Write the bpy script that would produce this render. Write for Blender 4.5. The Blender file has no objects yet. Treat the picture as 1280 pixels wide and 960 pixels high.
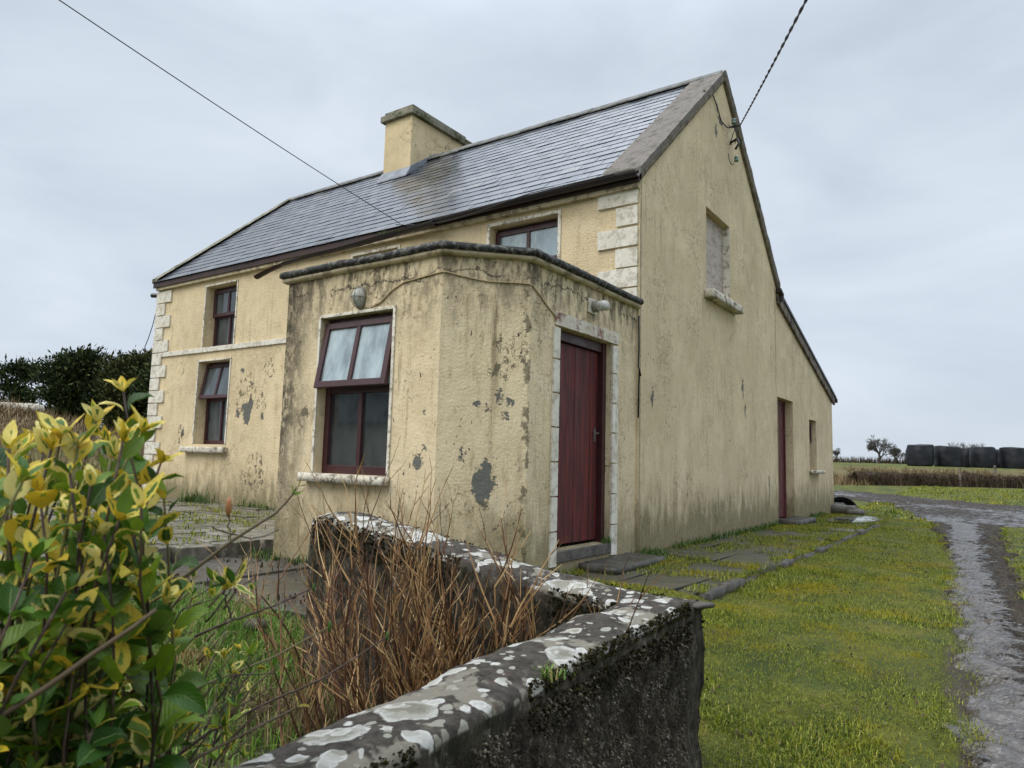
import bpy, math, random
import numpy as np
from mathutils import Vector, Matrix
from mathutils.geometry import tessellate_polygon

random.seed(7)
RNG = np.random.default_rng(7)
SC = bpy.context.scene
COL = SC.collection
PI = math.pi

# ------------------------------------------------------------------ camera
CAM = np.array([3.1754, -6.9285, 0.9598])
CR = np.array([0.82148626, 0.56961597, 0.02641916])
CU = np.array([0.04014662, -0.10399008, 0.99376774])
CF = np.array([-0.5688133, 0.8153059, 0.10829458])
FPX = 879.11


def px(u, v, t):
    """a world point from a sight line of the survey photograph and a distance in metres"""
    return CAM + t * (CF + CR * (u - 640) / FPX - CU * (v - 480) / FPX)


def make_camera():
    cd = bpy.data.cameras.new('camera')
    cd.sensor_width = 36.0
    cd.lens = FPX / 1280 * 36.0
    cd.clip_start = 0.05
    cd.clip_end = 3000
    cd.dof.use_dof = True
    cd.dof.focus_distance = 6.0
    cd.dof.aperture_fstop = 9
    co = bpy.data.objects.new('camera', cd)
    COL.objects.link(co)
    m = Matrix(((CR[0], CU[0], -CF[0], CAM[0]), (CR[1], CU[1], -CF[1], CAM[1]), (CR[2], CU[2], -CF[2], CAM[2]), (0, 0, 0, 1)))
    co.matrix_world = m
    SC.camera = co


# ------------------------------------------------------------------ numpy noise
_T = np.random.default_rng(99).random((256, 256))
_T3 = np.random.default_rng(98).random((64, 64, 64))


def vn(x, y):
    x = np.asarray(x, float); y = np.asarray(y, float)
    xi = np.floor(x).astype(int); yi = np.floor(y).astype(int)
    fx = x - xi; fy = y - yi
    fx = fx * fx * (3 - 2 * fx); fy = fy * fy * (3 - 2 * fy)
    a = _T[xi % 256, yi % 256]; b = _T[(xi + 1) % 256, yi % 256]
    c = _T[xi % 256, (yi + 1) % 256]; d = _T[(xi + 1) % 256, (yi + 1) % 256]
    return (a * (1 - fx) + b * fx) * (1 - fy) + (c * (1 - fx) + d * fx) * fy


def fbm(x, y, s=1.0, o=4, seed=0):
    r = 0; a = 0.5; t = 0
    for i in range(o):
        r = r + a * vn(np.asarray(x) * s + 17.3 * i + seed, np.asarray(y) * s + 31.7 * i + seed * 1.7)
        t += a; a *= 0.5; s *= 2.03
    return r / t


def vn3(p):
    p = np.asarray(p, float)
    i = np.floor(p).astype(int); f = p - i
    f = f * f * (3 - 2 * f)
    r = 0
    for dx in (0, 1):
        for dy in (0, 1):
            for dz in (0, 1):
                w = (f[:, 0] if dx else 1 - f[:, 0]) * (f[:, 1] if dy else 1 - f[:, 1]) * (f[:, 2] if dz else 1 - f[:, 2])
                r = r + w * _T3[(i[:, 0] + dx) % 64, (i[:, 1] + dy) % 64, (i[:, 2] + dz) % 64]
    return r


def fbm3(p, s=1.0, o=4):
    r = 0; a = 0.5; t = 0
    for i in range(o):
        r = r + a * vn3(np.asarray(p) * s + 11.3 * i); t += a; a *= 0.5; s *= 2.03
    return r / t


def sm(t):
    t = np.clip(t, 0, 1)
    return t * t * (3 - 2 * t)


def sdf(poly, x, y):
    """signed distance to a polygon, positive inside"""
    x = np.asarray(x, float); y = np.asarray(y, float)
    d = np.full(x.shape, 1e9); ins = np.zeros(x.shape, bool)
    n = len(poly)
    for i in range(n):
        ax, ay = poly[i]; bx, by = poly[(i + 1) % n]
        ex, ey = bx - ax, by - ay
        t = np.clip(((x - ax) * ex + (y - ay) * ey) / (ex * ex + ey * ey), 0, 1)
        d = np.minimum(d, np.hypot(x - ax - t * ex, y - ay - t * ey))
        c = ((ay > y) != (by > y)) & (x < ex * (y - ay) / (ey if ey else 1e-9) + ax)
        ins ^= c
    return np.where(ins, d, -d)


# ------------------------------------------------------------------ ground shape
RUT = [(2.97, -12), (2.98, -4.1), (2.90, -2.0), (2.68, 2.4), (2.35, 6.0), (1.9, 9.8), (2.2, 12), (3.6, 11.5), (3.12, 9.6), (3.2, 2.4), (3.38, -2.0), (3.5, -4.1), (3.6, -12)]
YARD = [(1.9, 9.6), (1.35, 12.3), (0.5, 15.6), (-1.4, 17.4), (-6, 19), (-14, 21), (-14, 25.5), (-6, 23.6), (-0.4, 20.6), (2.0, 18.4), (3.8, 17.2), (8.5, 15.8), (18, 15), (18, 9), (8.5, 9.8), (4.2, 10.0), (3.1, 9.8)]


def mud(x, y):
    return np.maximum(sdf(RUT, x, y), sdf(YARD, x, y))


def g(x, y):
    x = np.asarray(x, float); y = np.asarray(y, float)
    z = -0.35 * sm((-1.8 - y) / 4.5) * (0.25 + 0.75 * sm((x + 1.5) / 3.0))
    z = z - 0.06 * sm((x - 1.15) / 0.2) * sm((14 - y) / 6)
    z = z + 0.35 * sm((y - 12) / 18)
    s = -0.577 * (x + 1.1) + 0.817 * (y - 27.6)
    far = sm((y - 18) / 6)
    z = z + far * (0.88 * sm((s - 0.4) / 5.0) + 0.75 * sm((s - 8) / 70) - 1.6 * sm((s - 95) / 200))
    # earth bank and rising land left of the house
    z = z + 1.0 * sm((-12 - x) / 20) * sm((26 - y) / 8)
    z = z + 1.75 * np.exp(-(((x + 23.5) / 4.2) ** 2 + ((y - 0.6) / 6.0) ** 2))
    z = z + (fbm(x, y, 2.2, 4) - .5) * .05 * sm((30 - y) / 8) * sm((14 - np.abs(x)) / 4) + (fbm(x, y, .05, 3) - .5) * .5 * sm((y - 34) / 10)
    return z


def gz(x, y):
    return float(g(np.array([x]), np.array([y]))[0])


# ------------------------------------------------------------------ mesh helpers
def mesh_obj(name, v, faces, mat=None, parent=None, smooth=False, uv=None, attrs=None, keep_origin=True, tri_mats=None):
    """v Nx3, faces: list of arrays (M x k) or list of tuples"""
    v = np.asarray(v, np.float32).reshape(-1, 3)
    me = bpy.data.meshes.new(name)
    loc = np.zeros(3, np.float32)
    if not keep_origin:
        loc = np.array([(v[:, 0].min() + v[:, 0].max()) / 2, (v[:, 1].min() + v[:, 1].max()) / 2, v[:, 2].min()], np.float32)
    if parent is not None:
        loc = np.zeros(3, np.float32)
        root = parent
        off = np.zeros(3)
        while root is not None:
            off += np.array(root.location); root = root.parent
        v = v - off.astype(np.float32)
    else:
        v = v - loc
    if isinstance(faces, np.ndarray):
        faces = [faces]
    if len(faces) and isinstance(faces[0], np.ndarray):
        loops = np.concatenate([f.ravel() for f in faces]).astype(np.int32)
        tot = np.concatenate([np.full(len(f), f.shape[1], np.int32) for f in faces])
    else:
        loops = np.array([i for f in faces for i in f], np.int32)
        tot = np.array([len(f) for f in faces], np.int32)
    start = np.concatenate([[0], np.cumsum(tot)[:-1]]).astype(np.int32)
    me.vertices.add(len(v)); me.vertices.foreach_set('co', v.ravel())
    me.loops.add(len(loops)); me.loops.foreach_set('vertex_index', loops)
    me.polygons.add(len(tot)); me.polygons.foreach_set('loop_start', start); me.polygons.foreach_set('loop_total', tot)
    me.polygons.foreach_set('use_smooth', np.full(len(tot), bool(smooth)))
    if uv is not None:
        l = me.uv_layers.new(name='UVMap')
        l.data.foreach_set('uv', np.asarray(uv, np.float32)[loops].ravel())
    if attrs:
        for k, a in attrs.items():
            at = me.attributes.new(k, 'FLOAT', 'POINT')
            at.data.foreach_set('value', np.asarray(a, np.float32))
    me.update(calc_edges=True)
    me.validate()
    if mat is not None:
        me.materials.append(mat)
    o = bpy.data.objects.new(name, me)
    COL.objects.link(o)
    o.location = loc
    if parent is not None:
        o.parent = parent
    return o


class MB:
    def __init__(self, f=None):
        self.v = []; self.f = []; self.map = f or (lambda a, b, c: (a, b, c))

    def pt(self, a, b, c):
        self.v.append(self.map(a, b, c)); return len(self.v) - 1

    def box(self, a0, a1, b0, b1, c0, c1):
        i = [self.pt(a, b, c) for a in (a0, a1) for b in (b0, b1) for c in (c0, c1)]
        self.f += [(i[0], i[1], i[3], i[2]), (i[4], i[6], i[7], i[5]), (i[0], i[4], i[5], i[1]), (i[2], i[3], i[7], i[6]), (i[0], i[2], i[6], i[4]), (i[1], i[5], i[7], i[3])]
        return self

    def hexa(self, pts):
        """8 points ordered like box (a,b,c binary)"""
        i = []
        for p in pts:
            self.v.append(tuple(p)); i.append(len(self.v) - 1)
        self.f += [(i[0], i[1], i[3], i[2]), (i[4], i[6], i[7], i[5]), (i[0], i[4], i[5], i[1]), (i[2], i[3], i[7], i[6]), (i[0], i[2], i[6], i[4]), (i[1], i[5], i[7], i[3])]
        return self

    def quad(self, *p):
        i = []
        for q in p:
            self.v.append(tuple(q)); i.append(len(self.v) - 1)
        self.f.append(tuple(i)); return self

    def tube(self, pts, r, n=6, cap=True):
        pts = [np.asarray(p, float) for p in pts]
        rr = r if hasattr(r, '__len__') else [r] * len(pts)
        base = len(self.v)
        prev = None
        for k, p in enumerate(pts):
            t = pts[min(k + 1, len(pts) - 1)] - pts[max(k - 1, 0)]
            t = t / (np.linalg.norm(t) + 1e-9)
            if prev is None:
                a = np.cross(t, (0.31, 0.2, 0.93))
                if np.linalg.norm(a) < 0.1: a = np.cross(t, (1, 0, 0))
            else:
                a = prev - t * (prev @ t)
            a = a / (np.linalg.norm(a) + 1e-9); prev = a
            b = np.cross(t, a)
            for q in range(n):
                w = 2 * PI * q / n
                self.v.append(tuple(p + rr[k] * (math.cos(w) * a + math.sin(w) * b)))
        for k in range(len(pts) - 1):
            for q in range(n):
                self.f.append((base + k * n + q, base + k * n + (q + 1) % n, base + (k + 1) * n + (q + 1) % n, base + (k + 1) * n + q))
        if cap:
            self.f.append(tuple(base + q for q in range(n))[::-1])
            e = base + (len(pts) - 1) * n
            self.f.append(tuple(e + q for q in range(n)))
        return self

    def lathe(self, prof, centre, axis='z', n=24):
        """prof: list of (radius, height)"""
        base = len(self.v)
        for r, h in prof:
            for q in range(n):
                w = 2 * PI * q / n
                a, b = r * math.cos(w), r * math.sin(w)
                d = {'z': (a, b, h), 'y': (a, h, b), 'x': (h, a, b)}[axis]
                self.v.append(tuple(np.array(centre) + np.array(d)))
        for k in range(len(prof) - 1):
            for q in range(n):
                self.f.append((base + k * n + q, base + k * n + (q + 1) % n, base + (k + 1) * n + (q + 1) % n, base + (k + 1) * n + q))
        self.f.append(tuple(base + q for q in range(n))[::-1])
        e = base + (len(prof) - 1) * n
        self.f.append(tuple(e + q for q in range(n)))
        return self

    def weld(self):
        key = {}; mp = []; nv = []
        for p in self.v:
            k = (round(p[0], 4), round(p[1], 4), round(p[2], 4))
            if k not in key: key[k] = len(nv); nv.append(p)
            mp.append(key[k])
        nf = []
        for f in self.f:
            q = []
            for i in f:
                if mp[i] not in q: q.append(mp[i])
            if len(q) > 2: nf.append(tuple(q))
        self.v, self.f = nv, nf
        return self

    def build(self, name, mat, parent=None, smooth=False, bevel=0, keep_origin=True, attrs=None):
        o = mesh_obj(name, self.v, self.f, mat, parent, smooth, keep_origin=keep_origin, attrs=attrs)
        if bevel:
            m = o.modifiers.new('bevel', 'BEVEL'); m.width = bevel; m.segments = 2; m.limit_method = 'ANGLE'
        return o


def tag(o, label=None, cat=None, group=None, kind=None):
    if label: o['label'] = label
    if cat: o['category'] = cat
    if group: o['group'] = group
    if kind: o['kind'] = kind
    return o


def thing(name, loc, label, cat, group=None):
    o = bpy.data.objects.new(name, None); COL.objects.link(o)
    o.location = loc; o.empty_display_size = 0.1
    return tag(o, label, cat, group)


def fan(mb, P, rings_a, rings_b=None):
    pass


# ------------------------------------------------------------------ material helpers
class NT:
    def __init__(self, name):
        self.mat = bpy.data.materials.new(name); self.mat.use_nodes = True
        self.t = self.mat.node_tree; self.t.nodes.clear()
        self.out = self.t.nodes.new('ShaderNodeOutputMaterial')
        self._co = None

    def n(self, typ, **kw):
        nd = self.t.nodes.new('ShaderNode' + typ)
        for k, v in kw.items():
            setattr(nd, k, v)
        return nd

    def set(self, sock, v):
        if isinstance(v, bpy.types.NodeSocket):
            self.t.links.new(v, sock)
        elif v is not None:
            if sock.type == 'RGBA' and len(v) == 3: v = (*v, 1)
            sock.default_value = v

    def co(self):
        if self._co is None:
            self._co = self.n('TexCoord').outputs['Object']
        return self._co

    def sep(self, v=None):
        s = self.n('SeparateXYZ'); self.set(s.inputs[0], v or self.co()); return s.outputs[0], s.outputs[1], s.outputs[2]

    def vscale(self, sc, v=None):
        m = self.n('VectorMath', operation='MULTIPLY'); self.set(m.inputs[0], v or self.co()); m.inputs[1].default_value = sc
        return m.outputs[0]

    def vadd(self, a, b):
        m = self.n('VectorMath', operation='ADD'); self.set(m.inputs[0], a); self.set(m.inputs[1], b); return m.outputs[0]

    def noise(self, scale, detail=3, rough=0.55, v=None, dist=0.0, out='Fac'):
        x = self.n('TexNoise'); self.set(x.inputs['Vector'], v or self.co())
        x.inputs['Scale'].default_value = scale; x.inputs['Detail'].default_value = detail
        x.inputs['Roughness'].default_value = rough; x.inputs['Distortion'].default_value = dist
        return x.outputs[out]

    def voronoi(self, scale, v=None, feature='F1', out='Distance', rand=1.0):
        x = self.n('TexVoronoi', feature=feature); self.set(x.inputs['Vector'], v or self.co())
        x.inputs['Scale'].default_value = scale; x.inputs['Randomness'].default_value = rand
        return x.outputs[out]

    def m(self, op, a, b=None, c=None, clamp=False):
        x = self.n('Math', operation=op, use_clamp=clamp)
        self.set(x.inputs[0], a)
        if b is not None: self.set(x.inputs[1], b)
        if c is not None: self.set(x.inputs[2], c)
        return x.outputs[0]

    def step(self, a, lo, hi, t0=0.0, t1=1.0):
        x = self.n('MapRange', interpolation_type='SMOOTHSTEP')
        self.set(x.inputs[0], a); x.inputs[1].default_value = lo; x.inputs[2].default_value = hi
        x.inputs[3].default_value = t0; x.inputs[4].default_value = t1
        return x.outputs[0]

    def mix(self, f, a, b, blend='MIX'):
        x = self.n('Mix', data_type='RGBA', blend_type=blend)
        self.set(x.inputs[0], f); self.set(x.inputs[6], a); self.set(x.inputs[7], b)
        return x.outputs[2]

    def ramp(self, f, stops):
        x = self.n('ValToRGB'); self.set(x.inputs[0], f)
        e = x.color_ramp.elements
        while len(e) < len(stops): e.new(0.5)
        for i, (p, c) in enumerate(stops):
            e[i].position = p; e[i].color = (*c, 1)
        return x.outputs[0]

    def bump(self, h, strength=0.5, dist=0.01, normal=None):
        x = self.n('Bump'); self.set(x.inputs['Height'], h); x.inputs['Strength'].default_value = strength
        x.inputs['Distance'].default_value = dist
        if normal is not None: self.set(x.inputs['Normal'], normal)
        return x.outputs[0]

    def attr(self, name):
        return self.n('Attribute', attribute_name=name).outputs['Fac']

    def island(self):
        return self.n('NewGeometry').outputs['Random Per Island']

    def bsdf(self, color, rough=0.7, normal=None, spec=0.4, metallic=0.0, **kw):
        b = self.n('BsdfPrincipled')
        self.set(b.inputs['Base Color'], color); self.set(b.inputs['Roughness'], rough)
        self.set(b.inputs['Specular IOR Level'], spec); self.set(b.inputs['Metallic'], metallic)
        if normal is not None: self.set(b.inputs['Normal'], normal)
        for k, v in kw.items(): self.set(b.inputs[k], v)
        return b.outputs[0]

    def done(self, sh):
        self.t.links.new(sh, self.out.inputs[0]); return self.mat


def patch_mask(t, patches, warp=0.12, wscale=11.0):
    """soft ellipse masks; patches: (x,y,z,rh,rv)"""
    nz = t.noise(wscale, 6, 0.72, out='Color')
    w = t.n('VectorMath', operation='SUBTRACT'); t.set(w.inputs[0], nz); w.inputs[1].default_value = (0.5, 0.5, 0.5)
    w2 = t.n('VectorMath', operation='SCALE'); t.set(w2.inputs[0], w.outputs[0]); w2.inputs[3].default_value = warp * 2.2
    p = t.vadd(t.co(), w2.outputs[0])
    best = None
    for (x, y, z, rh, rv) in patches:
        s = t.n('VectorMath', operation='SUBTRACT'); t.set(s.inputs[0], p); s.inputs[1].default_value = (x, y, z)
        q = t.n('VectorMath', operation='MULTIPLY'); t.set(q.inputs[0], s.outputs[0]); q.inputs[1].default_value = (1 / rh, 1 / rh, 1 / rv)
        l = t.n('VectorMath', operation='LENGTH'); t.set(l.inputs[0], q.outputs[0])
        best = l.outputs['Value'] if best is None else t.m('MINIMUM', best, l.outputs['Value'])
    return t.step(best, 1.06, 0.94)


CREAM = (0.69, 0.56, 0.355)


def stucco(name, base=CREAM, pebble=0.5, pebble_scale=55, dirt=0.5, streak=0.5, specks=0.5, patches=None, lich=None, crack=0.4, moss=0.5, greycast=0.0, topgrime=None, extra=None, cracks_below=None):
    t = NT(name)
    x, y, z = t.sep()
    big = t.noise(0.9, 4, 0.6)
    mid = t.noise(4.5, 5, 0.65)
    fine = t.noise(26, 4, 0.7)
    col = t.mix(t.step(big, 0.3, 0.7), tuple(c * 0.88 for c in base), tuple(min(1, c * 1.08) for c in base))
    col = t.mix(t.m('MULTIPLY', t.step(mid, 0.42, 0.75), 0.45), col, (base[0] * 0.78, base[1] * 0.74, base[2] * 0.66))
    if greycast:
        col = t.mix(t.m('MULTIPLY', t.step(t.noise(1.3, 4, 0.6, t.vadd(t.co(), (7, 3, 1))), 0.35, 0.65), greycast), col, (0.56, 0.45, 0.28))
    blot = t.noise(1.9, 6, 0.72, t.vadd(t.co(), (11, 4, 6)))
    col = t.mix(t.m('MULTIPLY', t.step(blot, 0.50, 0.68), 0.42), col, tuple(min(1, c * k) for c, k in zip(base, (0.66, 0.62, 0.56))))
    col = t.mix(t.m('MULTIPLY', t.step(t.noise(2.6, 5, 0.7, t.vadd(t.co(), (2, 14, 9))), 0.54, 0.68), 0.45), col, tuple(min(1, c * k) for c, k in zip(base, (1.10, 1.14, 1.24))))
    # vertical run-off streaks
    sv = t.vscale((5.0, 5.0, 0.35))
    st = t.noise(2.2, 5, 0.7, sv)
    st2 = t.noise(5.5, 4, 0.7, t.vscale((4.0, 4.0, 0.5)))
    sm_ = t.m('MULTIPLY', t.step(st, 0.52, 0.74), t.step(big, 0.3, 0.62))
    col = t.mix(t.m('MULTIPLY', sm_, streak), col, (0.19, 0.145, 0.075))
    col = t.mix(t.m('MULTIPLY', t.m('MULTIPLY', t.step(st2, 0.55, 0.72), t.step(mid, 0.35, 0.6)), streak * 0.6), col, (0.24, 0.19, 0.11))
    # grime
    gr = t.m('MULTIPLY', t.step(fine, 0.52, 0.66), t.step(t.noise(2.1, 4, 0.6), 0.45, 0.7))
    col = t.mix(t.m('MULTIPLY', gr, dirt), col, (0.14, 0.11, 0.06))
    # small black specks / flakes
    sp = t.m('MULTIPLY', t.step(t.noise(38, 2, 0.5, t.vscale((1, 1, 0.55))), 0.66, 0.70), t.step(t.noise(3.0, 3, 0.6, t.vadd(t.co(), (3, 9, 4))), 0.48, 0.62))
    col = t.mix(t.m('MULTIPLY', sp, specks), col, (0.07, 0.06, 0.04))
    height = t.m('MULTIPLY', t.noise(pebble_scale, 3, 0.6), pebble)
    height = t.m('ADD', height, t.m('MULTIPLY', t.noise(7, 4, 0.6), 0.9))
    if topgrime:
        z1, z0, amt = topgrime
        tg = t.m('MULTIPLY', t.step(t.m('ADD', z, t.m('MULTIPLY', t.noise(3.5, 5, 0.7, t.vscale((2.5, 2.5, 0.5))), 1.1)), z0 + 0.45, z1 + 0.6), t.step(t.noise(11, 5, 0.7, t.vscale((1, 1, 0.4))), 0.38, 0.62))
        col = t.mix(t.m('MULTIPLY', tg, amt), col, (0.075, 0.062, 0.04))
    if extra: col = extra(t, col, x, y, z)
    # green and black rise from the ground
    ms = t.step(t.m('ADD', z, t.m('MULTIPLY', t.noise(3.2, 5, 0.7, t.vscale((2, 2, 0.6))), -1.35)), 0.12, -0.52)
    col = t.mix(t.m('MULTIPLY', ms, moss), col, t.mix(t.step(fine, 0.4, 0.6), (0.05, 0.055, 0.02), (0.16, 0.13, 0.06)))
    # hairline cracks
    if crack:
        wv = t.vadd(t.co(), t.noise(6, 3, 0.6, out='Color'))
        e = t.voronoi(0.85, wv, 'DISTANCE_TO_EDGE')
        cm = t.m('MULTIPLY', t.step(e, 0.010, 0.002), t.step(t.noise(1.1, 3, 0.5, t.vadd(t.co(), (1, 5, 2))), 0.5, 0.56))
        col = t.mix(t.m('MULTIPLY', cm, crack), col, (0.06, 0.05, 0.035))
        height = t.m('SUBTRACT', height, t.m('MULTIPLY', cm, 0.8))
    if patches:
        pm = patch_mask(t, patches)
        grey = t.mix(t.noise(18, 4, 0.7), (0.10, 0.10, 0.085), (0.17, 0.17, 0.15))
        col = t.mix(pm, col, grey)
        height = t.m('SUBTRACT', height, t.m('MULTIPLY', pm, 0.9))
    if lich:
        lm = t.m('MULTIPLY', patch_mask(t, lich, 0.22, 5.0), t.step(t.noise(10, 6, 0.8, t.vscale((1, 1, .7))), 0.515, 0.55))
        col = t.mix(t.m('MULTIPLY', lm, 0.85), col, (0.10, 0.088, 0.055))
    nrm = t.bump(height, 0.75, 0.012)
    return t.done(t.bsdf(col, 0.88, nrm, 0.25))


def simple(name, c0, c1, scale=8, rough=0.7, bump=0.3, bdist=0.004, spec=0.4, bscale=40, metallic=0.0, stretch=(1, 1, 1), stain=None, stain_amt=0.5, stain_scale=6, rough2=None):
    t = NT(name)
    v = t.vscale(stretch)
    f = t.noise(scale, 5, 0.65, v)
    col = t.mix(t.step(f, 0.3, 0.7), c0, c1)
    if stain:
        s = t.m('MULTIPLY', t.step(t.noise(stain_scale, 5, 0.7, t.vadd(v, (4, 2, 8))), 0.48, 0.62), stain_amt)
        col = t.mix(s, col, stain)
    r = rough
    if rough2 is not None:
        r = t.step(t.noise(scale * 0.7, 4, 0.6, t.vadd(v, (9, 1, 3))), 0.35, 0.65, rough, rough2)
    nrm = t.bump(t.noise(bscale, 4, 0.65, v), bump, bdist)
    return t.done(t.bsdf(col, r, nrm, spec, metallic))


def island_mat(name, stops, rough=0.6, spec=0.3, noise=None, trans=0.0):
    t = NT(name)
    col = t.ramp(t.island(), stops)
    if noise:
        sc, c, lo, hi = noise
        col = t.mix(t.step(t.noise(sc, 3, 0.6), lo, hi), col, c)
    sh = t.bsdf(col, rough, None, spec)
    if trans:
        tr = t.n('BsdfTranslucent'); t.set(tr.inputs[0], col)
        mx = t.n('MixShader'); mx.inputs[0].default_value = trans
        t.t.links.new(sh, mx.inputs[1]); t.t.links.new(tr.outputs[0], mx.inputs[2]); sh = mx.outputs[0]
    return t.done(sh)


def glass_mat(name, dust_sheen=0.10, tint=(0.9, 0.95, 0.95), dust_sheen_col=(0.5, 0.55, 0.56), boost=1.0):
    t = NT(name)
    tr = t.n('BsdfTransparent'); tr.inputs[0].default_value = (*tint, 1)
    gl = t.n('BsdfGlossy'); gl.inputs['Roughness'].default_value = 0.03; gl.inputs[0].default_value = (0.95, 0.97, 1, 1)
    t.set(gl.inputs['Normal'], t.bump(t.noise(2.0, 1, 0.5), 0.02, 0.01))
    fr = t.n('Fresnel'); fr.inputs[0].default_value = 1.65
    m1 = t.n('MixShader'); t.set(m1.inputs[0], t.m('MULTIPLY', fr.outputs[0], boost, clamp=True))
    t.t.links.new(tr.outputs[0], m1.inputs[1]); t.t.links.new(gl.outputs[0], m1.inputs[2])
    df = t.n('BsdfDiffuse'); df.inputs[0].default_value = (*dust_sheen_col, 1)
    m2 = t.n('MixShader')
    t.set(m2.inputs[0], t.m('MULTIPLY', t.step(t.noise(3, 3, 0.6, t.vscale((2, 2, 0.8))), 0.1, 0.8), dust_sheen * 2))
    t.t.links.new(m1.outputs[0], m2.inputs[1]); t.t.links.new(df.outputs[0], m2.inputs[2])
    return t.done(m2.outputs[0])


M = {}


def make_materials():
    peel_front = [(-6.90, 0, 1.60, 0.10, 0.16), (-6.98, 0, 1.72, 0.10, 0.07), (-6.82, 0, 1.72, 0.05, 0.14), (-7.1, 0, 2.31, 0.07, 0.05), (-7.15, 0, 1.62, 0.05, 0.06), (-6.5, 0, 1.55, 0.04, 0.06), (-8.75, 0, 1.3, 0.05, 0.08)]
    lich_front = [(-6.95, 0, 1.95, 0.26, 0.30), (-6.55, 0, 1.75, 0.12, 0.22), (-7.15, 0, 1.75, 0.12, 0.2), (-8.8, 0, 1.28, 0.13, 0.13), (-8.9, 0, 2.45, 0.09, 0.13), (-6.4, 0, 2.3, 0.14, 0.18), (-6.6, 0, 0.7, 0.3, 0.3)]
    M['wall_front'] = stucco('painted pebbledash', pebble=1.6, pebble_scale=38, dirt=0.6, streak=0.5, specks=0.6, patches=peel_front, lich=lich_front, moss=0.75, crack=0.25)

    def seam(t, col, x, y, z):
        w = t.m('MULTIPLY', t.m('SUBTRACT', t.noise(3.5, 4, 0.6), 0.5), 0.09)
        d = t.m('ABSOLUTE', t.m('ADD', t.m('SUBTRACT', y, 5.62), w))
        s = t.m('MULTIPLY', t.step(d, 0.016, 0.005), t.step(z, 2.15, 2.35))
        col = t.mix(t.m('MULTIPLY', s, 0.85), col, (0.045, 0.035, 0.025))
        w2 = t.step(t.m('ADD', t.m('ABSOLUTE', t.m('SUBTRACT', y, 0.03)), t.m('MULTIPLY', t.noise(14, 3, 0.6), 0.04)), 0.05, 0.028)
        col = t.mix(t.m('MULTIPLY', w2, 0.5), col, (0.07, 0.055, 0.035))
        # pale window-sill wash and lime marks
        return col
    M['wall_gable'] = stucco('painted smooth render', base=(0.675, 0.555, 0.36), pebble=0.3, pebble_scale=60, dirt=0.95, streak=0.6, specks=0.9, greycast=0.6, moss=0.75, crack=0.28,
                             patches=[(0, 0.36, 1.70, 0.035, 0.12), (0, 3.70, 2.13, 0.035, 0.17), (0, 3.8, 1.8, 0.03, 0.11), (0, 2.75, 5.95, 0.10, 0.05), (0, 2.55, 5.75, 0.04, 0.12), (0, 2.62, 6.1, 0.03, 0.09), (0, 5.1, 0.62, 0.03, 0.22)], extra=seam)

    def porch_grime(t, col, x, y, z):
        # black algae streak down the left corner
        d = t.m('ADD', t.m('SUBTRACT', x, -2.55), t.m('MULTIPLY', t.m('SUBTRACT', t.noise(3.0, 5, 0.7, t.vscale((1, 1, 0.45))), 0.5), -0.75))
        a = t.m('MULTIPLY', t.step(d, 0.50, 0.04), t.step(t.noise(15, 6, 0.78, t.vscale((1, 1, 0.5))), 0.28, 0.56))
        a = t.m('MULTIPLY', a, t.step(z, 0.0, 1.6, 0.45, 1.0))
        col = t.mix(a, col, (0.048, 0.040, 0.027))
        # crack running below the parapet
        w = t.m('MULTIPLY', t.m('SUBTRACT', t.noise(3.0, 5, 0.7), 0.5), 0.36)
        d2 = t.m('ABSOLUTE', t.m('ADD', t.m('SUBTRACT', z, 2.50), w))
        cmask = t.m('MULTIPLY', t.step(d2, 0.013, 0.004), t.step(t.noise(1.7, 3, 0.5), 0.42, 0.5))
        col = t.mix(t.m('MULTIPLY', cmask, 0.85), col, (0.05, 0.04, 0.03))
        # chipped arris of the bevelled corner
        k = t.m('ADD', t.m('ABSOLUTE', t.m('SUBTRACT', y, -2.10)), t.m('MULTIPLY', t.m('SUBTRACT', t.noise(17, 4, 0.7), 0.5), 0.16))
        k = t.m('MULTIPLY', t.step(k, 0.035, 0.015), t.step(x, -0.12, -0.06))
        col = t.mix(t.m('MULTIPLY', t.m('MULTIPLY', k, t.step(t.noise(7, 3, 0.6), 0.48, 0.56)), 0.75), col, (0.08, 0.07, 0.045))
        return col
    M['wall_porch'] = stucco('porch render', base=(0.70, 0.575, 0.375), pebble=0.7, pebble_scale=44, dirt=1.0, streak=0.9, specks=1.0, moss=0.65, crack=0.5, topgrime=(2.75, 1.9, 0.95), extra=porch_grime,
                             patches=[(-0.285, -2.352, 0.76, 0.085, 0.13), (-0.26, -2.33, 0.86, 0.05, 0.08), (-0.403, -2.472, 1.0, 0.022, 0.045), (-0.74, -2.624, 0.93, 0.05, 0.06), (-0.70, -2.624, 1.05, 0.02, 0.03), (-0.20, -2.27, 1.46, 0.03, 0.06), (-0.13, -2.2, 1.44, 0.03, 0.05), (-0.16, -2.22, 1.33, 0.02, 0.05), (-0.33, -2.40, 1.41, 0.022, 0.04), (-0.28, -2.35, 1.38, 0.018, 0.03), (-0.70, -2.624, 1.35, 0.018, 0.03)],
                             lich=[(-0.13, -2.2, 1.86, 0.16, 0.13), (-0.19, -2.26, 1.68, 0.09, 0.08), (-0.3, -2.36, 0.52, 0.13, 0.11), (-0.13, -2.19, 0.55, 0.09, 0.10), (-2.2, -2.624, 1.3, 0.1, 0.12)])
    M['chim'] = stucco('chimney render', base=(0.62, 0.50, 0.305), pebble=0.2, pebble_scale=60, dirt=0.2, streak=0.25, specks=0.1, moss=0.0, crack=0.9)
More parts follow.
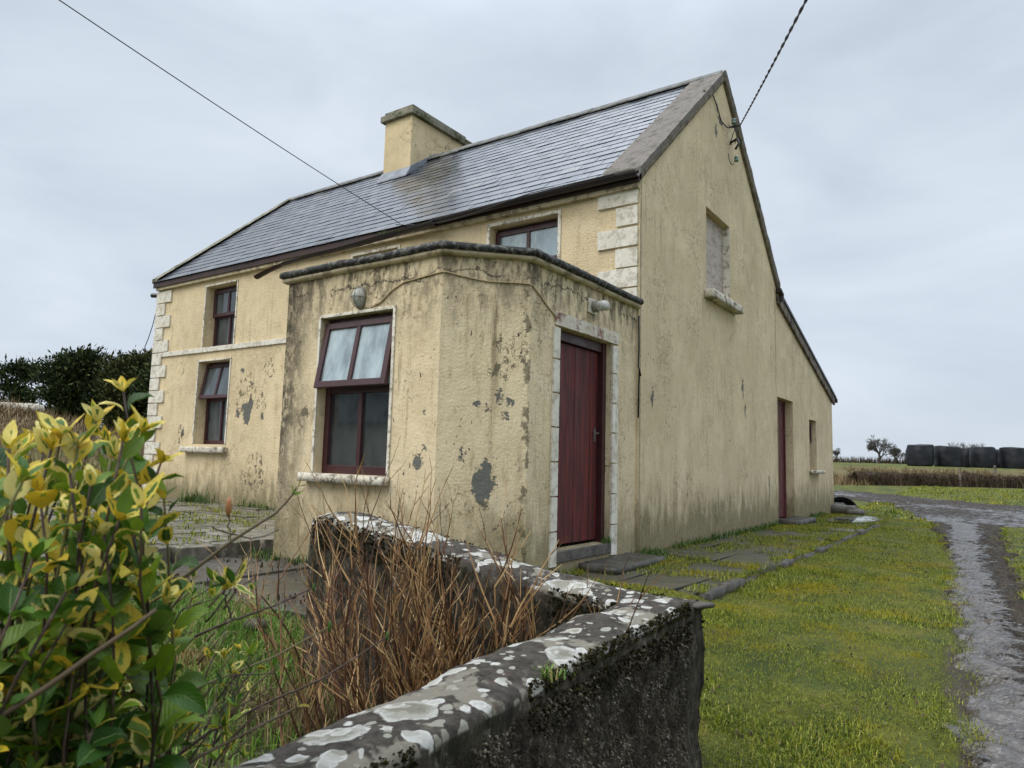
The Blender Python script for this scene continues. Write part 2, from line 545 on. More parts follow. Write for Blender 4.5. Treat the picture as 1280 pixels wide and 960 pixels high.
    M['whitewash'] = simple('flaking white paint', (0.62, 0.58, 0.48), (0.74, 0.71, 0.62), 6, 0.85, 0.5, 0.006, 0.2, 50, stain=(0.26, 0.20, 0.13), stain_amt=0.45, stain_scale=11)
    M['white_trim'] = simple('white window trim', (0.66, 0.61, 0.50), (0.76, 0.72, 0.62), 6, 0.8, 0.4, 0.004, 0.2, 60, stain=(0.16, 0.12, 0.07), stain_amt=0.7, stain_scale=14)
    M['lintel'] = simple('lintel with paint worn to red', (0.55, 0.50, 0.40), (0.68, 0.63, 0.53), 5, 0.85, 0.5, 0.006, 0.2, 50, stain=(0.17, 0.06, 0.045), stain_amt=0.9, stain_scale=5)
    M['sill'] = simple('lichened concrete sill', (0.50, 0.45, 0.36), (0.66, 0.62, 0.52), 9, 0.9, 0.8, 0.008, 0.2, 45, stain=(0.10, 0.075, 0.05), stain_amt=0.85, stain_scale=13)
    M['frame'] = simple('maroon window paint', (0.036, 0.009, 0.011), (0.052, 0.014, 0.016), 9, 0.38, 0.15, 0.002, 0.5, 60, rough2=0.5)
    M['door_paint'] = simple('weathered red door paint', (0.050, 0.005, 0.005), (0.155, 0.018, 0.014), 5, 0.5, 0.5, 0.004, 0.45, 26, stretch=(6, 6, 0.5), stain=(0.045, 0.010, 0.012), stain_amt=0.8, stain_scale=3, rough2=0.65)
    M['lean_door'] = simple('dull maroon door paint', (0.080, 0.012, 0.018), (0.11, 0.020, 0.026), 5, 0.5, 0.4, 0.004, 0.4, 26, stretch=(6, 6, 0.5), stain=(0.26, 0.22, 0.20), stain_amt=0.28, stain_scale=7)
    M['fascia'] = simple('maroon fascia', (0.030, 0.014, 0.011), (0.050, 0.020, 0.016), 5, 0.55, 0.2, 0.003, 0.4, 40, stain=(0.012, 0.010, 0.010), stain_amt=0.7)
    M['gutter'] = simple('dark brown gutter', (0.014, 0.010, 0.011), (0.026, 0.016, 0.016), 6, 0.32, 0.15, 0.003, 0.5, 40, rough2=0.5)
    M['soffit'] = simple('dirty cream soffit', (0.46, 0.38, 0.25), (0.56, 0.48, 0.33), 5, 0.85, 0.3, 0.004, 0.2, 40, stain=(0.14, 0.11, 0.07), stain_amt=0.7)
    M['bitumen'] = simple('black bitumen edge', (0.008, 0.008, 0.008), (0.022, 0.022, 0.020), 9, 0.6, 0.5, 0.006, 0.35, 30, stain=(0.22, 0.21, 0.18), stain_amt=0.55, stain_scale=22, rough2=0.8)
    M['concrete_moss'] = simple('mossy concrete coping', (0.17, 0.16, 0.115), (0.27, 0.255, 0.20), 7, 0.9, 0.9, 0.010, 0.2, 35, stain=(0.055, 0.06, 0.022), stain_amt=0.85, stain_scale=4)
    M['coping'] = simple('granular verge concrete', (0.13, 0.115, 0.10), (0.25, 0.225, 0.20), 60, 0.9, 1.0, 0.010, 0.2, 80, stain=(0.085, 0.078, 0.055), stain_amt=0.7, stain_scale=7)
    M['verge_edge'] = simple('weathered verge edge', (0.12, 0.10, 0.07), (0.22, 0.185, 0.13), 12, 0.9, 0.9, 0.010, 0.2, 50, stain=(0.045, 0.04, 0.025), stain_amt=0.7, stain_scale=7)
    M['ridge'] = simple('grey ridge tile', (0.11, 0.11, 0.105), (0.19, 0.185, 0.17), 9, 0.75, 0.6, 0.006, 0.3, 40, stain=(0.05, 0.05, 0.04), stain_amt=0.6)
    M['lead'] = simple('lead flashing', (0.13, 0.145, 0.17), (0.24, 0.26, 0.30), 7, 0.55, 0.5, 0.006, 0.5, 25)
    M['board'] = simple('grey board', (0.40, 0.34, 0.295), (0.50, 0.43, 0.37), 3, 0.7, 0.3, 0.004, 0.3, 20, stretch=(1, 1, 3), stain=(0.2, 0.16, 0.155), stain_amt=0.5)
    M['barge'] = simple('weathered grey bargeboard', (0.13, 0.105, 0.085), (0.23, 0.195, 0.16), 6, 0.85, 0.6, 0.005, 0.2, 30, stain=(0.04, 0.032, 0.025), stain_amt=0.8)
    M['black_edge'] = simple('black roof edge', (0.010, 0.010, 0.012), (0.02, 0.02, 0.022), 6, 0.4, 0.3, 0.004, 0.4, 30)
    M['metal'] = simple('dull metal', (0.14, 0.13, 0.12), (0.24, 0.23, 0.21), 20, 0.4, 0.2, 0.002, 0.5, 60, metallic=0.7)
    M['cable'] = simple('black cable', (0.012, 0.012, 0.013), (0.02, 0.02, 0.02), 20, 0.5, 0.2, 0.001, 0.4, 90)
    M['cable_paint'] = simple('painted over cable', (0.30, 0.23, 0.13), (0.40, 0.31, 0.17), 20, 0.8, 0.2, 0.001, 0.2, 90)
    M['insulator'] = simple('green glass insulator', (0.10, 0.17, 0.15), (0.16, 0.24, 0.21), 20, 0.2, 0.1, 0.001, 0.6, 60)
    M['lamp_glass'] = simple('frosted lamp glass', (0.42, 0.42, 0.38), (0.60, 0.60, 0.56), 24, 0.35, 0.8, 0.005, 0.5, 70, stretch=(1, 1, 0.3), stain=(0.16, 0.14, 0.10), stain_amt=0.6, stain_scale=24)
    M['lamp_body'] = simple('weathered lamp casting', (0.17, 0.155, 0.12), (0.30, 0.28, 0.23), 30, 0.6, 0.4, 0.003, 0.4, 60)
    M['glass'] = glass_mat('window glass', 0.06)
    M['glass_clear'] = glass_mat('clear window glass', 0.035, boost=1.25)
    M['glass_sheen'] = glass_mat('window glass with painted sheen', 0.30, dust_sheen_col=(0.64, 0.75, 0.77), boost=2.4)  # pale blue diffuse film paints sky reflection and lit curtain onto dusty glass
    M['curtain'] = simple('net curtain', (0.60, 0.62, 0.60), (0.70, 0.72, 0.70), 4, 0.9, 0.2, 0.004, 0.1, 30)
    M['curtain_dim'] = simple('greenish curtain', (0.36, 0.47, 0.44), (0.44, 0.56, 0.52), 4, 0.9, 0.2, 0.004, 0.1, 30)
    M['inner'] = simple('bare interior plaster', (0.30, 0.29, 0.24), (0.38, 0.36, 0.30), 2, 0.9, 0.2, 0.004, 0.1, 30)
    M['cup'] = simple('cream plastic', (0.70, 0.64, 0.45), (0.78, 0.72, 0.55), 9, 0.5, 0.1, 0.001, 0.4, 60)
    M['step'] = simple('wet dark step stone', (0.030, 0.028, 0.023), (0.075, 0.068, 0.056), 6, 0.35, 0.8, 0.010, 0.45, 24, stain=(0.03, 0.034, 0.014), stain_amt=0.6, rough2=0.7)

    # slates: wet, each one slightly different
    t = NT('wet roof slate')
    r = t.island()
    col = t.ramp(r, [(0.0, (0.026, 0.030, 0.038)), (0.5, (0.056, 0.062, 0.072)), (0.9, (0.085, 0.088, 0.096)), (1.0, (0.13, 0.125, 0.12))])
    col = t.mix(t.m('MULTIPLY', t.step(t.noise(5, 5, 0.7), 0.45, 0.7), 0.5), col, (0.10, 0.098, 0.088))
    rg = t.m('ADD', t.m('MULTIPLY', r, 0.10), t.step(t.noise(2.2, 4, 0.65), 0.3, 0.7, 0.17, 0.34))
    M['slate'] = t.done(t.bsdf(col, rg, t.bump(t.noise(7, 3, 0.6), 0.08, 0.01), 0.6, IOR=1.5, **{'Coat Weight': 0.22, 'Coat Roughness': 0.18, 'Coat IOR': 1.7}))

    # ground sheet: moss, short turf, soil -------------------------------------------------
    t = NT('mossy turf and soil')
    x, y, z = t.sep()
    a_mud = t.attr('mud'); a_dry = t.attr('dry')
    turf = t.ramp(t.noise(2.2, 6, 0.65), [(0.25, (0.022, 0.034, 0.006)), (0.42, (0.055, 0.078, 0.010)), (0.58, (0.12, 0.125, 0.013)), (0.75, (0.20, 0.165, 0.018))])
    turf = t.mix(t.m('MULTIPLY', t.step(t.noise(45, 4, 0.75), 0.42, 0.68), 0.55), turf, (0.022, 0.026, 0.008))
    turf = t.mix(t.m('MULTIPLY', t.step(t.noise(1.2, 5, 0.65, t.vadd(t.co(), (3, 8, 0))), 0.56, 0.68), 0.6), turf, (0.055, 0.042, 0.02))
    soil = t.mix(t.noise(14, 5, 0.7), (0.030, 0.022, 0.013), (0.085, 0.065, 0.042))
    dry = t.mix(t.noise(20, 5, 0.7), (0.10, 0.072, 0.035), (0.22, 0.165, 0.085))
    mm = t.step(t.m('ADD', a_mud, t.m('MULTIPLY', t.m('SUBTRACT', t.noise(6, 5, 0.7), 0.5), 0.9)), 0.35, 0.65)
    col = t.mix(mm, turf, soil)
    col = t.mix(a_dry, col, dry)
    M['ground'] = t.done(t.bsdf(col, t.step(mm, 0, 1, 0.85, 0.55), t.bump(t.m('ADD', t.noise(60, 4, 0.7), t.noise(16, 4, 0.6)), 0.9, 0.03), 0.3))

    # muddy track -----------------------------------------------------------------------
    t = NT('wet gravelly mud')
    x, y, z = t.sep()
    wet = t.attr('wet')
    n1 = t.noise(7, 6, 0.7, t.vscale((1.6, 0.9, 1)))
    st = t.voronoi(34, None)
    col = t.mix(t.step(n1, 0.3, 0.7), (0.016, 0.011, 0.007), (0.060, 0.044, 0.029))
    col = t.mix(t.m('MULTIPLY', t.step(t.noise(48, 3, 0.6), 0.56, 0.66), 0.6), col, (0.15, 0.13, 0.11))
    wv = t.step(t.m('ADD', wet, t.m('MULTIPLY', t.m('SUBTRACT', t.noise(9, 7, 0.78, t.vscale((0.7, 1.7, 1))), 0.5), 2.3)), 0.36, 0.54)
    rough = t.m('SUBTRACT', 0.68, t.m('MULTIPLY', wv, 0.58))
    h = t.m('ADD', t.m('MULTIPLY', t.noise(22, 5, 0.75, t.vscale((0.55, 1.4, 1))), 1.3), t.m('MULTIPLY', st, 0.6))
    h = t.m('MULTIPLY', h, t.m('SUBTRACT', 1.0, t.m('MULTIPLY', wv, 0.72)))
    M['mud'] = t.done(t.bsdf(col, rough, t.bump(h, 0.9, 0.03), t.m('MULTIPLY_ADD', wv, 0.75, 0.2), IOR=1.5))

    # flagstones / concrete slabs ------------------------------------------------------
    def slabs(name, c0, c1, moss_amt, r0, r1, pale=0.0):
        t = NT(name)
        col = t.mix(t.step(t.noise(2.6, 6, 0.7), 0.3, 0.7), c0, c1)
        col = t.mix(t.m('MULTIPLY', t.island(), 0.35), col, tuple(c * 0.6 for c in c0))
        if pale:
            col = t.mix(t.m('MULTIPLY', t.step(t.noise(7, 6, 0.75, t.vscale((0.45, 1.5, 1))), 0.5, 0.66), pale), col, (0.36, 0.33, 0.28))
        mo = t.step(t.noise(3.6, 6, 0.72, t.vadd(t.co(), (5, 2, 0))), 0.47, 0.60)
        col = t.mix(t.m('MULTIPLY', mo, moss_amt), col, t.mix(t.noise(30, 4, 0.7), (0.022, 0.026, 0.009), (0.075, 0.070, 0.022)))
        rr = t.m('ADD', t.step(t.noise(1.8, 4, 0.6, t.vadd(t.co(), (2, 7, 0))), 0.35, 0.6, r0, r1), t.m('MULTIPLY', mo, 0.3))
        return t.done(t.bsdf(col, rr, t.bump(t.noise(28, 5, 0.7), 0.45, 0.008), 0.5))
    M['slab'] = slabs('mossy concrete slabs', (0.036, 0.034, 0.022), (0.078, 0.071, 0.048), 0.95, 0.25, 0.6)
    M['path'] = slabs('wet dark concrete', (0.045, 0.038, 0.031), (0.085, 0.073, 0.060), 0.35, 0.16, 0.5)
    M['terrace'] = slabs('worn flagstones', (0.10, 0.088, 0.068), (0.20, 0.18, 0.145), 0.6, 0.3, 0.7, 0.75)
    M['edging'] = simple('dark edging slate', (0.035, 0.030, 0.024), (0.08, 0.07, 0.056), 9, 0.5, 0.8, 0.01, 0.4, 30, stain=(0.035, 0.04, 0.014), stain_amt=0.7)
    t = NT('still rain water')
    M['water'] = t.done(t.bsdf((0.06, 0.06, 0.055), 0.04, t.bump(t.noise(6, 2, 0.5), 0.05, 0.01), 0.8))

    # boundary wall -------------------------------------------------------------------
    t = NT('lichened mass concrete')
    top = t.attr('top')
    nz = t.noise(9, 3, 0.6, out='Color')
    w = t.n('VectorMath', operation='SUBTRACT'); t.set(w.inputs[0], nz); w.inputs[1].default_value = (0.5, 0.5, 0.5)
    w2 = t.n('VectorMath', operation='SCALE'); t.set(w2.inputs[0], w.outputs[0]); w2.inputs[3].default_value = 0.085
    fl = t.vscale((1, 1, 0.3), t.vadd(t.co(), w2.outputs[0]))

    def spots(scale, lo, hi, off, keep):
        v = t.n('TexVoronoi', feature='F1', voronoi_dimensions='3D'); t.set(v.inputs['Vector'], t.vadd(fl, off)); v.inputs['Scale'].default_value = scale
        sx = t.n('SeparateColor'); t.t.links.new(v.outputs['Color'], sx.inputs[0])
        rad = t.m('MULTIPLY_ADD', sx.outputs[0], hi - lo, lo)
        d = t.m('SUBTRACT', v.outputs['Distance'], rad)
        on = t.m('GREATER_THAN', sx.outputs[1], 1 - keep)
        return t.m('MULTIPLY', t.step(d, 0.02, -0.02), on), t.step(d, -0.22, 0.0), sx.outputs[2]
    s1, rim1, c1 = spots(6.2, 0.20, 0.46, (0, 0, 0), 0.58)
    s2, rim2, c2 = spots(14.0, 0.15, 0.44, (3.3, 1.7, 0), 0.82)
    s3, rim3, c3 = spots(27.0, 0.15, 0.45, (1.3, 5.7, 0), 0.62)
    base = t.mix(t.step(t.noise(26, 6, 0.78), .3, .7), (0.032, 0.027, 0.022), (0.125, 0.108, 0.088))
    grey = t.mix(t.noise(40, 4, 0.75), (0.21, 0.19, 0.145), (0.40, 0.365, 0.29))
    gm = t.step(t.noise(3.6, 5, 0.62, t.vadd(fl, (8, 1, 2))), 0.515, 0.55)
    col = t.mix(t.m('MULTIPLY', gm, 0.9), base, grey)
    col = t.mix(t.m('MULTIPLY', t.step(t.noise(11, 4, 0.7), 0.60, 0.66), 0.6), col, (0.13, 0.085, 0.065))
    li1 = t.mix(rim1, t.mix(c1, (0.26, 0.245, 0.18), (0.54, 0.525, 0.46)), (0.68, 0.67, 0.62))
    li1 = t.mix(t.m('MULTIPLY', t.step(t.noise(55, 5, 0.8), 0.47, 0.62), 0.6), li1, (0.20, 0.19, 0.15))
    col = t.mix(s1, col, li1)
    li2 = t.mix(rim2, t.mix(c2, (0.36, 0.33, 0.24), (0.64, 0.63, 0.58)), (0.72, 0.71, 0.66))
    li2 = t.mix(t.m('MULTIPLY', t.step(t.noise(65, 5, 0.8), 0.5, 0.66), 0.4), li2, (0.24, 0.23, 0.19))
    col = t.mix(s2, col, li2)
    col = t.mix(t.m('MULTIPLY', s3, 0.9), col, t.mix(c3, (0.34, 0.32, 0.25), (0.62, 0.61, 0.55)))
    side = t.mix(t.step(t.noise(24, 5, 0.75, t.vscale((1, 1, 0.5))), 0.36, 0.66), (0.020, 0.016, 0.011), (0.125, 0.102, 0.074))
    side = t.mix(t.m('MULTIPLY', t.step(t.noise(40, 4, 0.7, t.vscale((1, 1, 0.5))), 0.55, 0.68), 0.8), side, (0.24, 0.22, 0.18))
    side = t.mix(t.m('MULTIPLY', t.step(t.noise(5, 4, 0.6), 0.52, 0.64), 0.55), side, (0.024, 0.026, 0.009))
    tm = t.step(t.m('ADD', top, t.m('MULTIPLY', t.m('SUBTRACT', t.noise(13, 4, 0.65), 0.5), 0.7)), 0.35, 0.6)
    col = t.mix(tm, side, col)
    h = t.m('ADD', t.m('MULTIPLY', t.noise(50, 6, 0.8), 1.4), t.m('MULTIPLY', s1, 0.16))
    M['bwall'] = t.done(t.bsdf(col, 0.85, t.bump(h, 1.0, 0.014), 0.25))
    M['moss_chip'] = island_mat('dark moss and lichen flakes', [(0.0, (0.016, 0.013, 0.009)), (0.4, (0.050, 0.039, 0.025)), (0.68, (0.085, 0.069, 0.040)), (0.88, (0.13, 0.11, 0.08)), (1.0, (0.26, 0.235, 0.19))], 0.9, 0.15, (7, (0.018, 0.014, 0.010), 0.44, 0.60))
    M['moss_green'] = island_mat('cushion moss', [(0.0, (0.010, 0.010, 0.004)), (0.6, (0.028, 0.025, 0.009)), (1.0, (0.075, 0.062, 0.02))], 0.9, 0.15)

    # vegetation ----------------------------------------------------------------------
    M['turf'] = island_mat('short turf blades', [(0.0, (0.026, 0.048, 0.007)), (0.3, (0.105, 0.150, 0.016)), (0.6, (0.20, 0.235, 0.022)), (0.88, (0.28, 0.28, 0.030)), (1.0, (0.40, 0.36, 0.12))], 0.6, 0.2, (1.5, (0.25, 0.225, 0.014), 0.49, 0.62), 0.2)
    M['rough_grass'] = island_mat('long garden grass', [(0.0, (0.040, 0.095, 0.010)), (0.45, (0.10, 0.215, 0.022)), (0.76, (0.18, 0.29, 0.04)), (0.88, (0.28, 0.22, 0.09)), (1.0, (0.42, 0.32, 0.15))], 0.55, 0.3, (1.7, (0.24, 0.165, 0.06), 0.56, 0.68), 0.2)
    M['weed'] = island_mat('green weeds', [(0.0, (0.030, 0.065, 0.012)), (0.6, (0.065, 0.13, 0.022)), (1.0, (0.13, 0.18, 0.04))], 0.5, 0.3, None, 0.2)
    M['dead'] = island_mat('dead stems', [(0.0, (0.075, 0.050, 0.026)), (0.5, (0.165, 0.115, 0.058)), (1.0, (0.33, 0.245, 0.13))], 0.75, 0.2)
    M['twig'] = island_mat('bare brown twigs', [(0.0, (0.045, 0.020, 0.010)), (0.3, (0.13, 0.060, 0.025)), (0.65, (0.29, 0.160, 0.062)), (1.0, (0.55, 0.38, 0.18))], 0.6, 0.3, (7, (0.05, 0.03, 0.02), 0.55, 0.75))
    M['wood'] = island_mat('reddish brown woody stems', [(0.0, (0.030, 0.012, 0.007)), (0.45, (0.095, 0.040, 0.018)), (0.8, (0.21, 0.105, 0.042)), (1.0, (0.42, 0.26, 0.115))], 0.5, 0.35, (9, (0.05, 0.028, 0.018), 0.5, 0.7))
    M['stem'] = island_mat('shrub stems', [(0.0, (0.030, 0.020, 0.014)), (0.5, (0.065, 0.038, 0.026)), (0.8, (0.11, 0.085, 0.04)), (1.0, (0.17, 0.17, 0.05))], 0.55, 0.3, (40, (0.14, 0.10, 0.075), 0.55, 0.7))
    M['conifer'] = island_mat('dark evergreen sprays', [(0.0, (0.008, 0.014, 0.006)), (0.5, (0.024, 0.037, 0.012)), (0.85, (0.052, 0.068, 0.019)), (1.0, (0.095, 0.100, 0.030))], 0.8, 0.15)
    M['evergreen'] = island_mat('olive evergreen sprays', [(0.0, (0.012, 0.018, 0.007)), (0.5, (0.038, 0.046, 0.014)), (0.85, (0.080, 0.084, 0.024)), (1.0, (0.13, 0.115, 0.038))], 0.8, 0.15)
    M['bark'] = simple('dark bark', (0.035, 0.028, 0.022), (0.07, 0.058, 0.046), 9, 0.9, 0.8, 0.02, 0.2, 20)
    M['bare'] = island_mat('bare winter twigs', [(0.0, (0.05, 0.048, 0.042)), (1.0, (0.13, 0.125, 0.11))], 0.85, 0.2)
    M['hedge'] = island_mat('dead brown hedge stems', [(0.0, (0.020, 0.014, 0.009)), (0.5, (0.045, 0.031, 0.019)), (0.8, (0.085, 0.060, 0.034)), (1.0, (0.19, 0.145, 0.085))], 0.8, 0.2)
    t = NT('variegated euonymus leaf')
    uv = t.n('UVMap').outputs[0]
    u, v, _ = t.sep(uv)
    r = t.island()
    au = t.m('ABSOLUTE', t.m('SUBTRACT', t.m('MULTIPLY', u, 2.0), 1.0))
    edge = t.m('MAXIMUM', au, t.m('SUBTRACT', t.m('ABSOLUTE', t.m('SUBTRACT', t.m('MULTIPLY', v, 2.0), 1.0)), 0.08))
    nn = t.m('MULTIPLY', t.m('SUBTRACT', t.noise(60, 4, 0.65), 0.5), 1.3)
    th = t.attr('varieg')
    ym = t.step(t.m('SUBTRACT', t.m('ADD', edge, nn), th), -0.05, 0.05)
    gcol = t.ramp(r, [(0.0, (0.020, 0.062, 0.007)), (0.35, (0.060, 0.150, 0.010)), (0.75, (0.185, 0.285, 0.014)), (1.0, (0.028, 0.070, 0.020))])
    gcol = t.mix(t.step(au, 0.09, 0.02), gcol, (0.14, 0.21, 0.06))
    ycol = t.ramp(t.m('FRACT', t.m('MULTIPLY', r, 7.3)), [(0.0, (0.58, 0.40, 0.025)), (0.5, (0.66, 0.52, 0.06)), (1.0, (0.70, 0.62, 0.24))])
    col = t.mix(ym, gcol, ycol)
    col = t.mix(t.m('MULTIPLY', t.step(t.noise(120, 3, 0.6), 0.66, 0.72), 0.7), col, (0.10, 0.06, 0.025))
    sh = t.bsdf(col, t.step(t.noise(40, 3, 0.6), 0.3, 0.7, 0.36, 0.55), t.bump(t.m('ADD', t.step(au, 0.0, 0.10), t.m('MULTIPLY', t.m('SINE', t.m('MULTIPLY', t.m('SUBTRACT', t.m('MULTIPLY', v, 9.0), t.m('MULTIPLY', au, 2.6)), 6.283)), 0.22)), 0.45, 0.002), 0.35)
    tr = t.n('BsdfTranslucent'); t.set(tr.inputs[0], col)
    mx = t.n('MixShader'); mx.inputs[0].default_value = 0.22
    t.t.links.new(sh, mx.inputs[1]); t.t.links.new(tr.outputs[0], mx.inputs[2])
    M['leaf'] = t.done(mx.outputs[0])
    M['bud'] = island_mat('pink opening buds', [(0.0, (0.30, 0.075, 0.05)), (0.5, (0.42, 0.15, 0.075)), (1.0, (0.36, 0.36, 0.10))], 0.5, 0.3, None, 0.2)

    # silage wrap
    t = NT('black stretch wrap')
    h = t.noise(2, 3, 0.6, t.vscale((1, 1, 2)))
    M['wrap'] = t.done(t.bsdf(t.mix(t.noise(3, 3, 0.6), (0.004, 0.005, 0.008), (0.009, 0.010, 0.015)), 0.5, t.bump(h, 0.3, 0.04), 0.4))
    M['black_plastic'] = simple('old black ribbed plastic', (0.010, 0.010, 0.010), (0.026, 0.025, 0.023), 8, 0.5, 0.4, 0.004, 0.4, 30)
    M['block'] = simple('wet rubble block', (0.06, 0.054, 0.046), (0.13, 0.12, 0.10), 9, 0.6, 0.8, 0.01, 0.4, 30)
    M['shed_wall'] = simple('pale outbuilding render', (0.50, 0.44, 0.32), (0.58, 0.52, 0.40), 2, 0.9, 0.3, 0.006, 0.2, 30, stain=(0.25, 0.21, 0.14), stain_amt=0.5)
    M['shed_roof'] = simple('dark outbuilding roof', (0.030, 0.034, 0.042), (0.05, 0.054, 0.062), 4, 0.6, 0.4, 0.01, 0.3, 12)


# ------------------------------------------------------------------ world and light
def make_world():
    w = bpy.data.worlds.new('World'); SC.world = w; w.use_nodes = True
    nt = w.node_tree; nt.nodes.clear()
    out = nt.nodes.new('ShaderNodeOutputWorld')
    sky = nt.nodes.new('ShaderNodeTexSky'); sky.sky_type = 'NISHITA'; sky.sun_disc = False
    sky.sun_elevation = math.radians(48); sky.sun_rotation = math.radians(SUN_ROT)
    b1 = nt.nodes.new('ShaderNodeBackground'); b1.inputs[1].default_value = 0.06
    nt.links.new(sky.outputs[0], b1.inputs[0])
    tc = nt.nodes.new('ShaderNodeTexCoord')
    mp = nt.nodes.new('ShaderNodeMapping'); mp.inputs['Scale'].default_value = (1.0, 1.0, 2.6)
    nt.links.new(tc.outputs['Generated'], mp.inputs[0])
    nz = nt.nodes.new('ShaderNodeTexNoise'); nz.inputs['Scale'].default_value = 2.6; nz.inputs['Detail'].default_value = 6; nz.inputs['Roughness'].default_value = 0.52; nz.inputs['Distortion'].default_value = 0.4
    nt.links.new(mp.outputs[0], nz.inputs['Vector'])
    cr = nt.nodes.new('ShaderNodeValToRGB')
    cr.color_ramp.elements[0].position = 0.30; cr.color_ramp.elements[0].color = (0.400, 0.452, 0.522, 1)
    cr.color_ramp.elements[1].position = 0.72; cr.color_ramp.elements[1].color = (0.550, 0.602, 0.672, 1)
    nt.links.new(nz.outputs['Fac'], cr.inputs[0])
    sp = nt.nodes.new('ShaderNodeSeparateXYZ'); nt.links.new(tc.outputs['Generated'], sp.inputs[0])
    mr = nt.nodes.new('ShaderNodeMapRange'); mr.interpolation_type = 'SMOOTHSTEP'
    mr.inputs[1].default_value = 0.50; mr.inputs[2].default_value = 0.95; mr.inputs[3].default_value = 1.0; mr.inputs[4].default_value = ZENITH
    nt.links.new(sp.outputs[2], mr.inputs[0])
    b2 = nt.nodes.new('ShaderNodeBackground'); nt.links.new(cr.outputs[0], b2.inputs[0]); nt.links.new(mr.outputs[0], b2.inputs[1])
    mx = nt.nodes.new('ShaderNodeMixShader'); mx.inputs[0].default_value = 0.93
    nt.links.new(b1.outputs[0], mx.inputs[1]); nt.links.new(b2.outputs[0], mx.inputs[2])
    nt.links.new(mx.outputs[0], out.inputs[0])
    ld = bpy.data.lights.new('sun', 'SUN'); ld.energy = SUN_E; ld.angle = math.radians(50); ld.color = (1.0, 0.95, 0.86)
    lo = bpy.data.objects.new('sun', ld); COL.objects.link(lo)
    d = Vector((SUN_DIR[0], SUN_DIR[1], SUN_DIR[2]))
    lo.rotation_euler = d.to_track_quat('Z', 'Y').to_euler()
    lo.location = (0, -20, 30)
    SC.view_settings.view_transform = 'Standard'; SC.view_settings.look = 'None'; SC.view_settings.gamma = 1.0
    SC.view_settings.use_curve_mapping = False
    SC.view_settings.exposure = EXPOSURE


SUN_AZ = math.radians(205)       # compass bearing of the light, +Y is north
SUN_EL = math.radians(48)
SUN_DIR = (math.sin(SUN_AZ) * math.cos(SUN_EL), math.cos(SUN_AZ) * math.cos(SUN_EL), math.sin(SUN_EL))
SUN_ROT = math.degrees(SUN_AZ)
SUN_E = 1.5
ZENITH = 3.3
EXPOSURE = 0.55

# ------------------------------------------------------------------ house
L, D, HE, HR = 9.92, 5.71, 4.165, 6.70
D2, HL, DT = 4.77, 2.56, 3.90
PX, PL, PD, CH, HP = -0.027, -2.536, 2.624, 0.528, 2.70
SLOPE = 0.875


def zroof(y):
    y = D / 2 - abs(y - D / 2)
    return 4.225 + SLOPE * (y + 0.036)


F_FRONT = lambda a, b, c: (a, -c, b)
F_GABLE = lambda a, b, c: (c, a, b)
F_PORCH = lambda a, b, c: (a, -PD - c, b)
F_SIDE = lambda a, b, c: (PX + c, a, b)


def wall_face(mb, f, outer, holes, depth):
    """flat wall with real openings and reveals"""
    loops = [[Vector((a, b, 0)) for a, b in outer]]
    flat = list(outer)
    for (a0, a1, b0, b1) in holes:
        h = [(a0, b0), (a0, b1), (a1, b1), (a1, b0)]
        loops.append([Vector((a, b, 0)) for a, b in h]); flat += h
    base = len(mb.v)
    for a, b in flat: mb.v.append(f(a, b, 0))
    for tri in tessellate_polygon(loops):
        mb.f.append(tuple(base + i for i in tri))
    for (a0, a1, b0, b1) in holes:
        d = depth
        mb.quad(f(a0, b0, 0), f(a0, b0, -d), f(a0, b1, -d), f(a0, b1, 0))
        mb.quad(f(a1, b0, 0), f(a1, b1, 0), f(a1, b1, -d), f(a1, b0, -d))
        mb.quad(f(a0, b1, 0), f(a0, b1, -d), f(a1, b1, -d), f(a1, b1, 0))
        mb.quad(f(a0, b0, 0), f(a1, b0, 0), f(a1, b0, -d), f(a0, b0, -d))


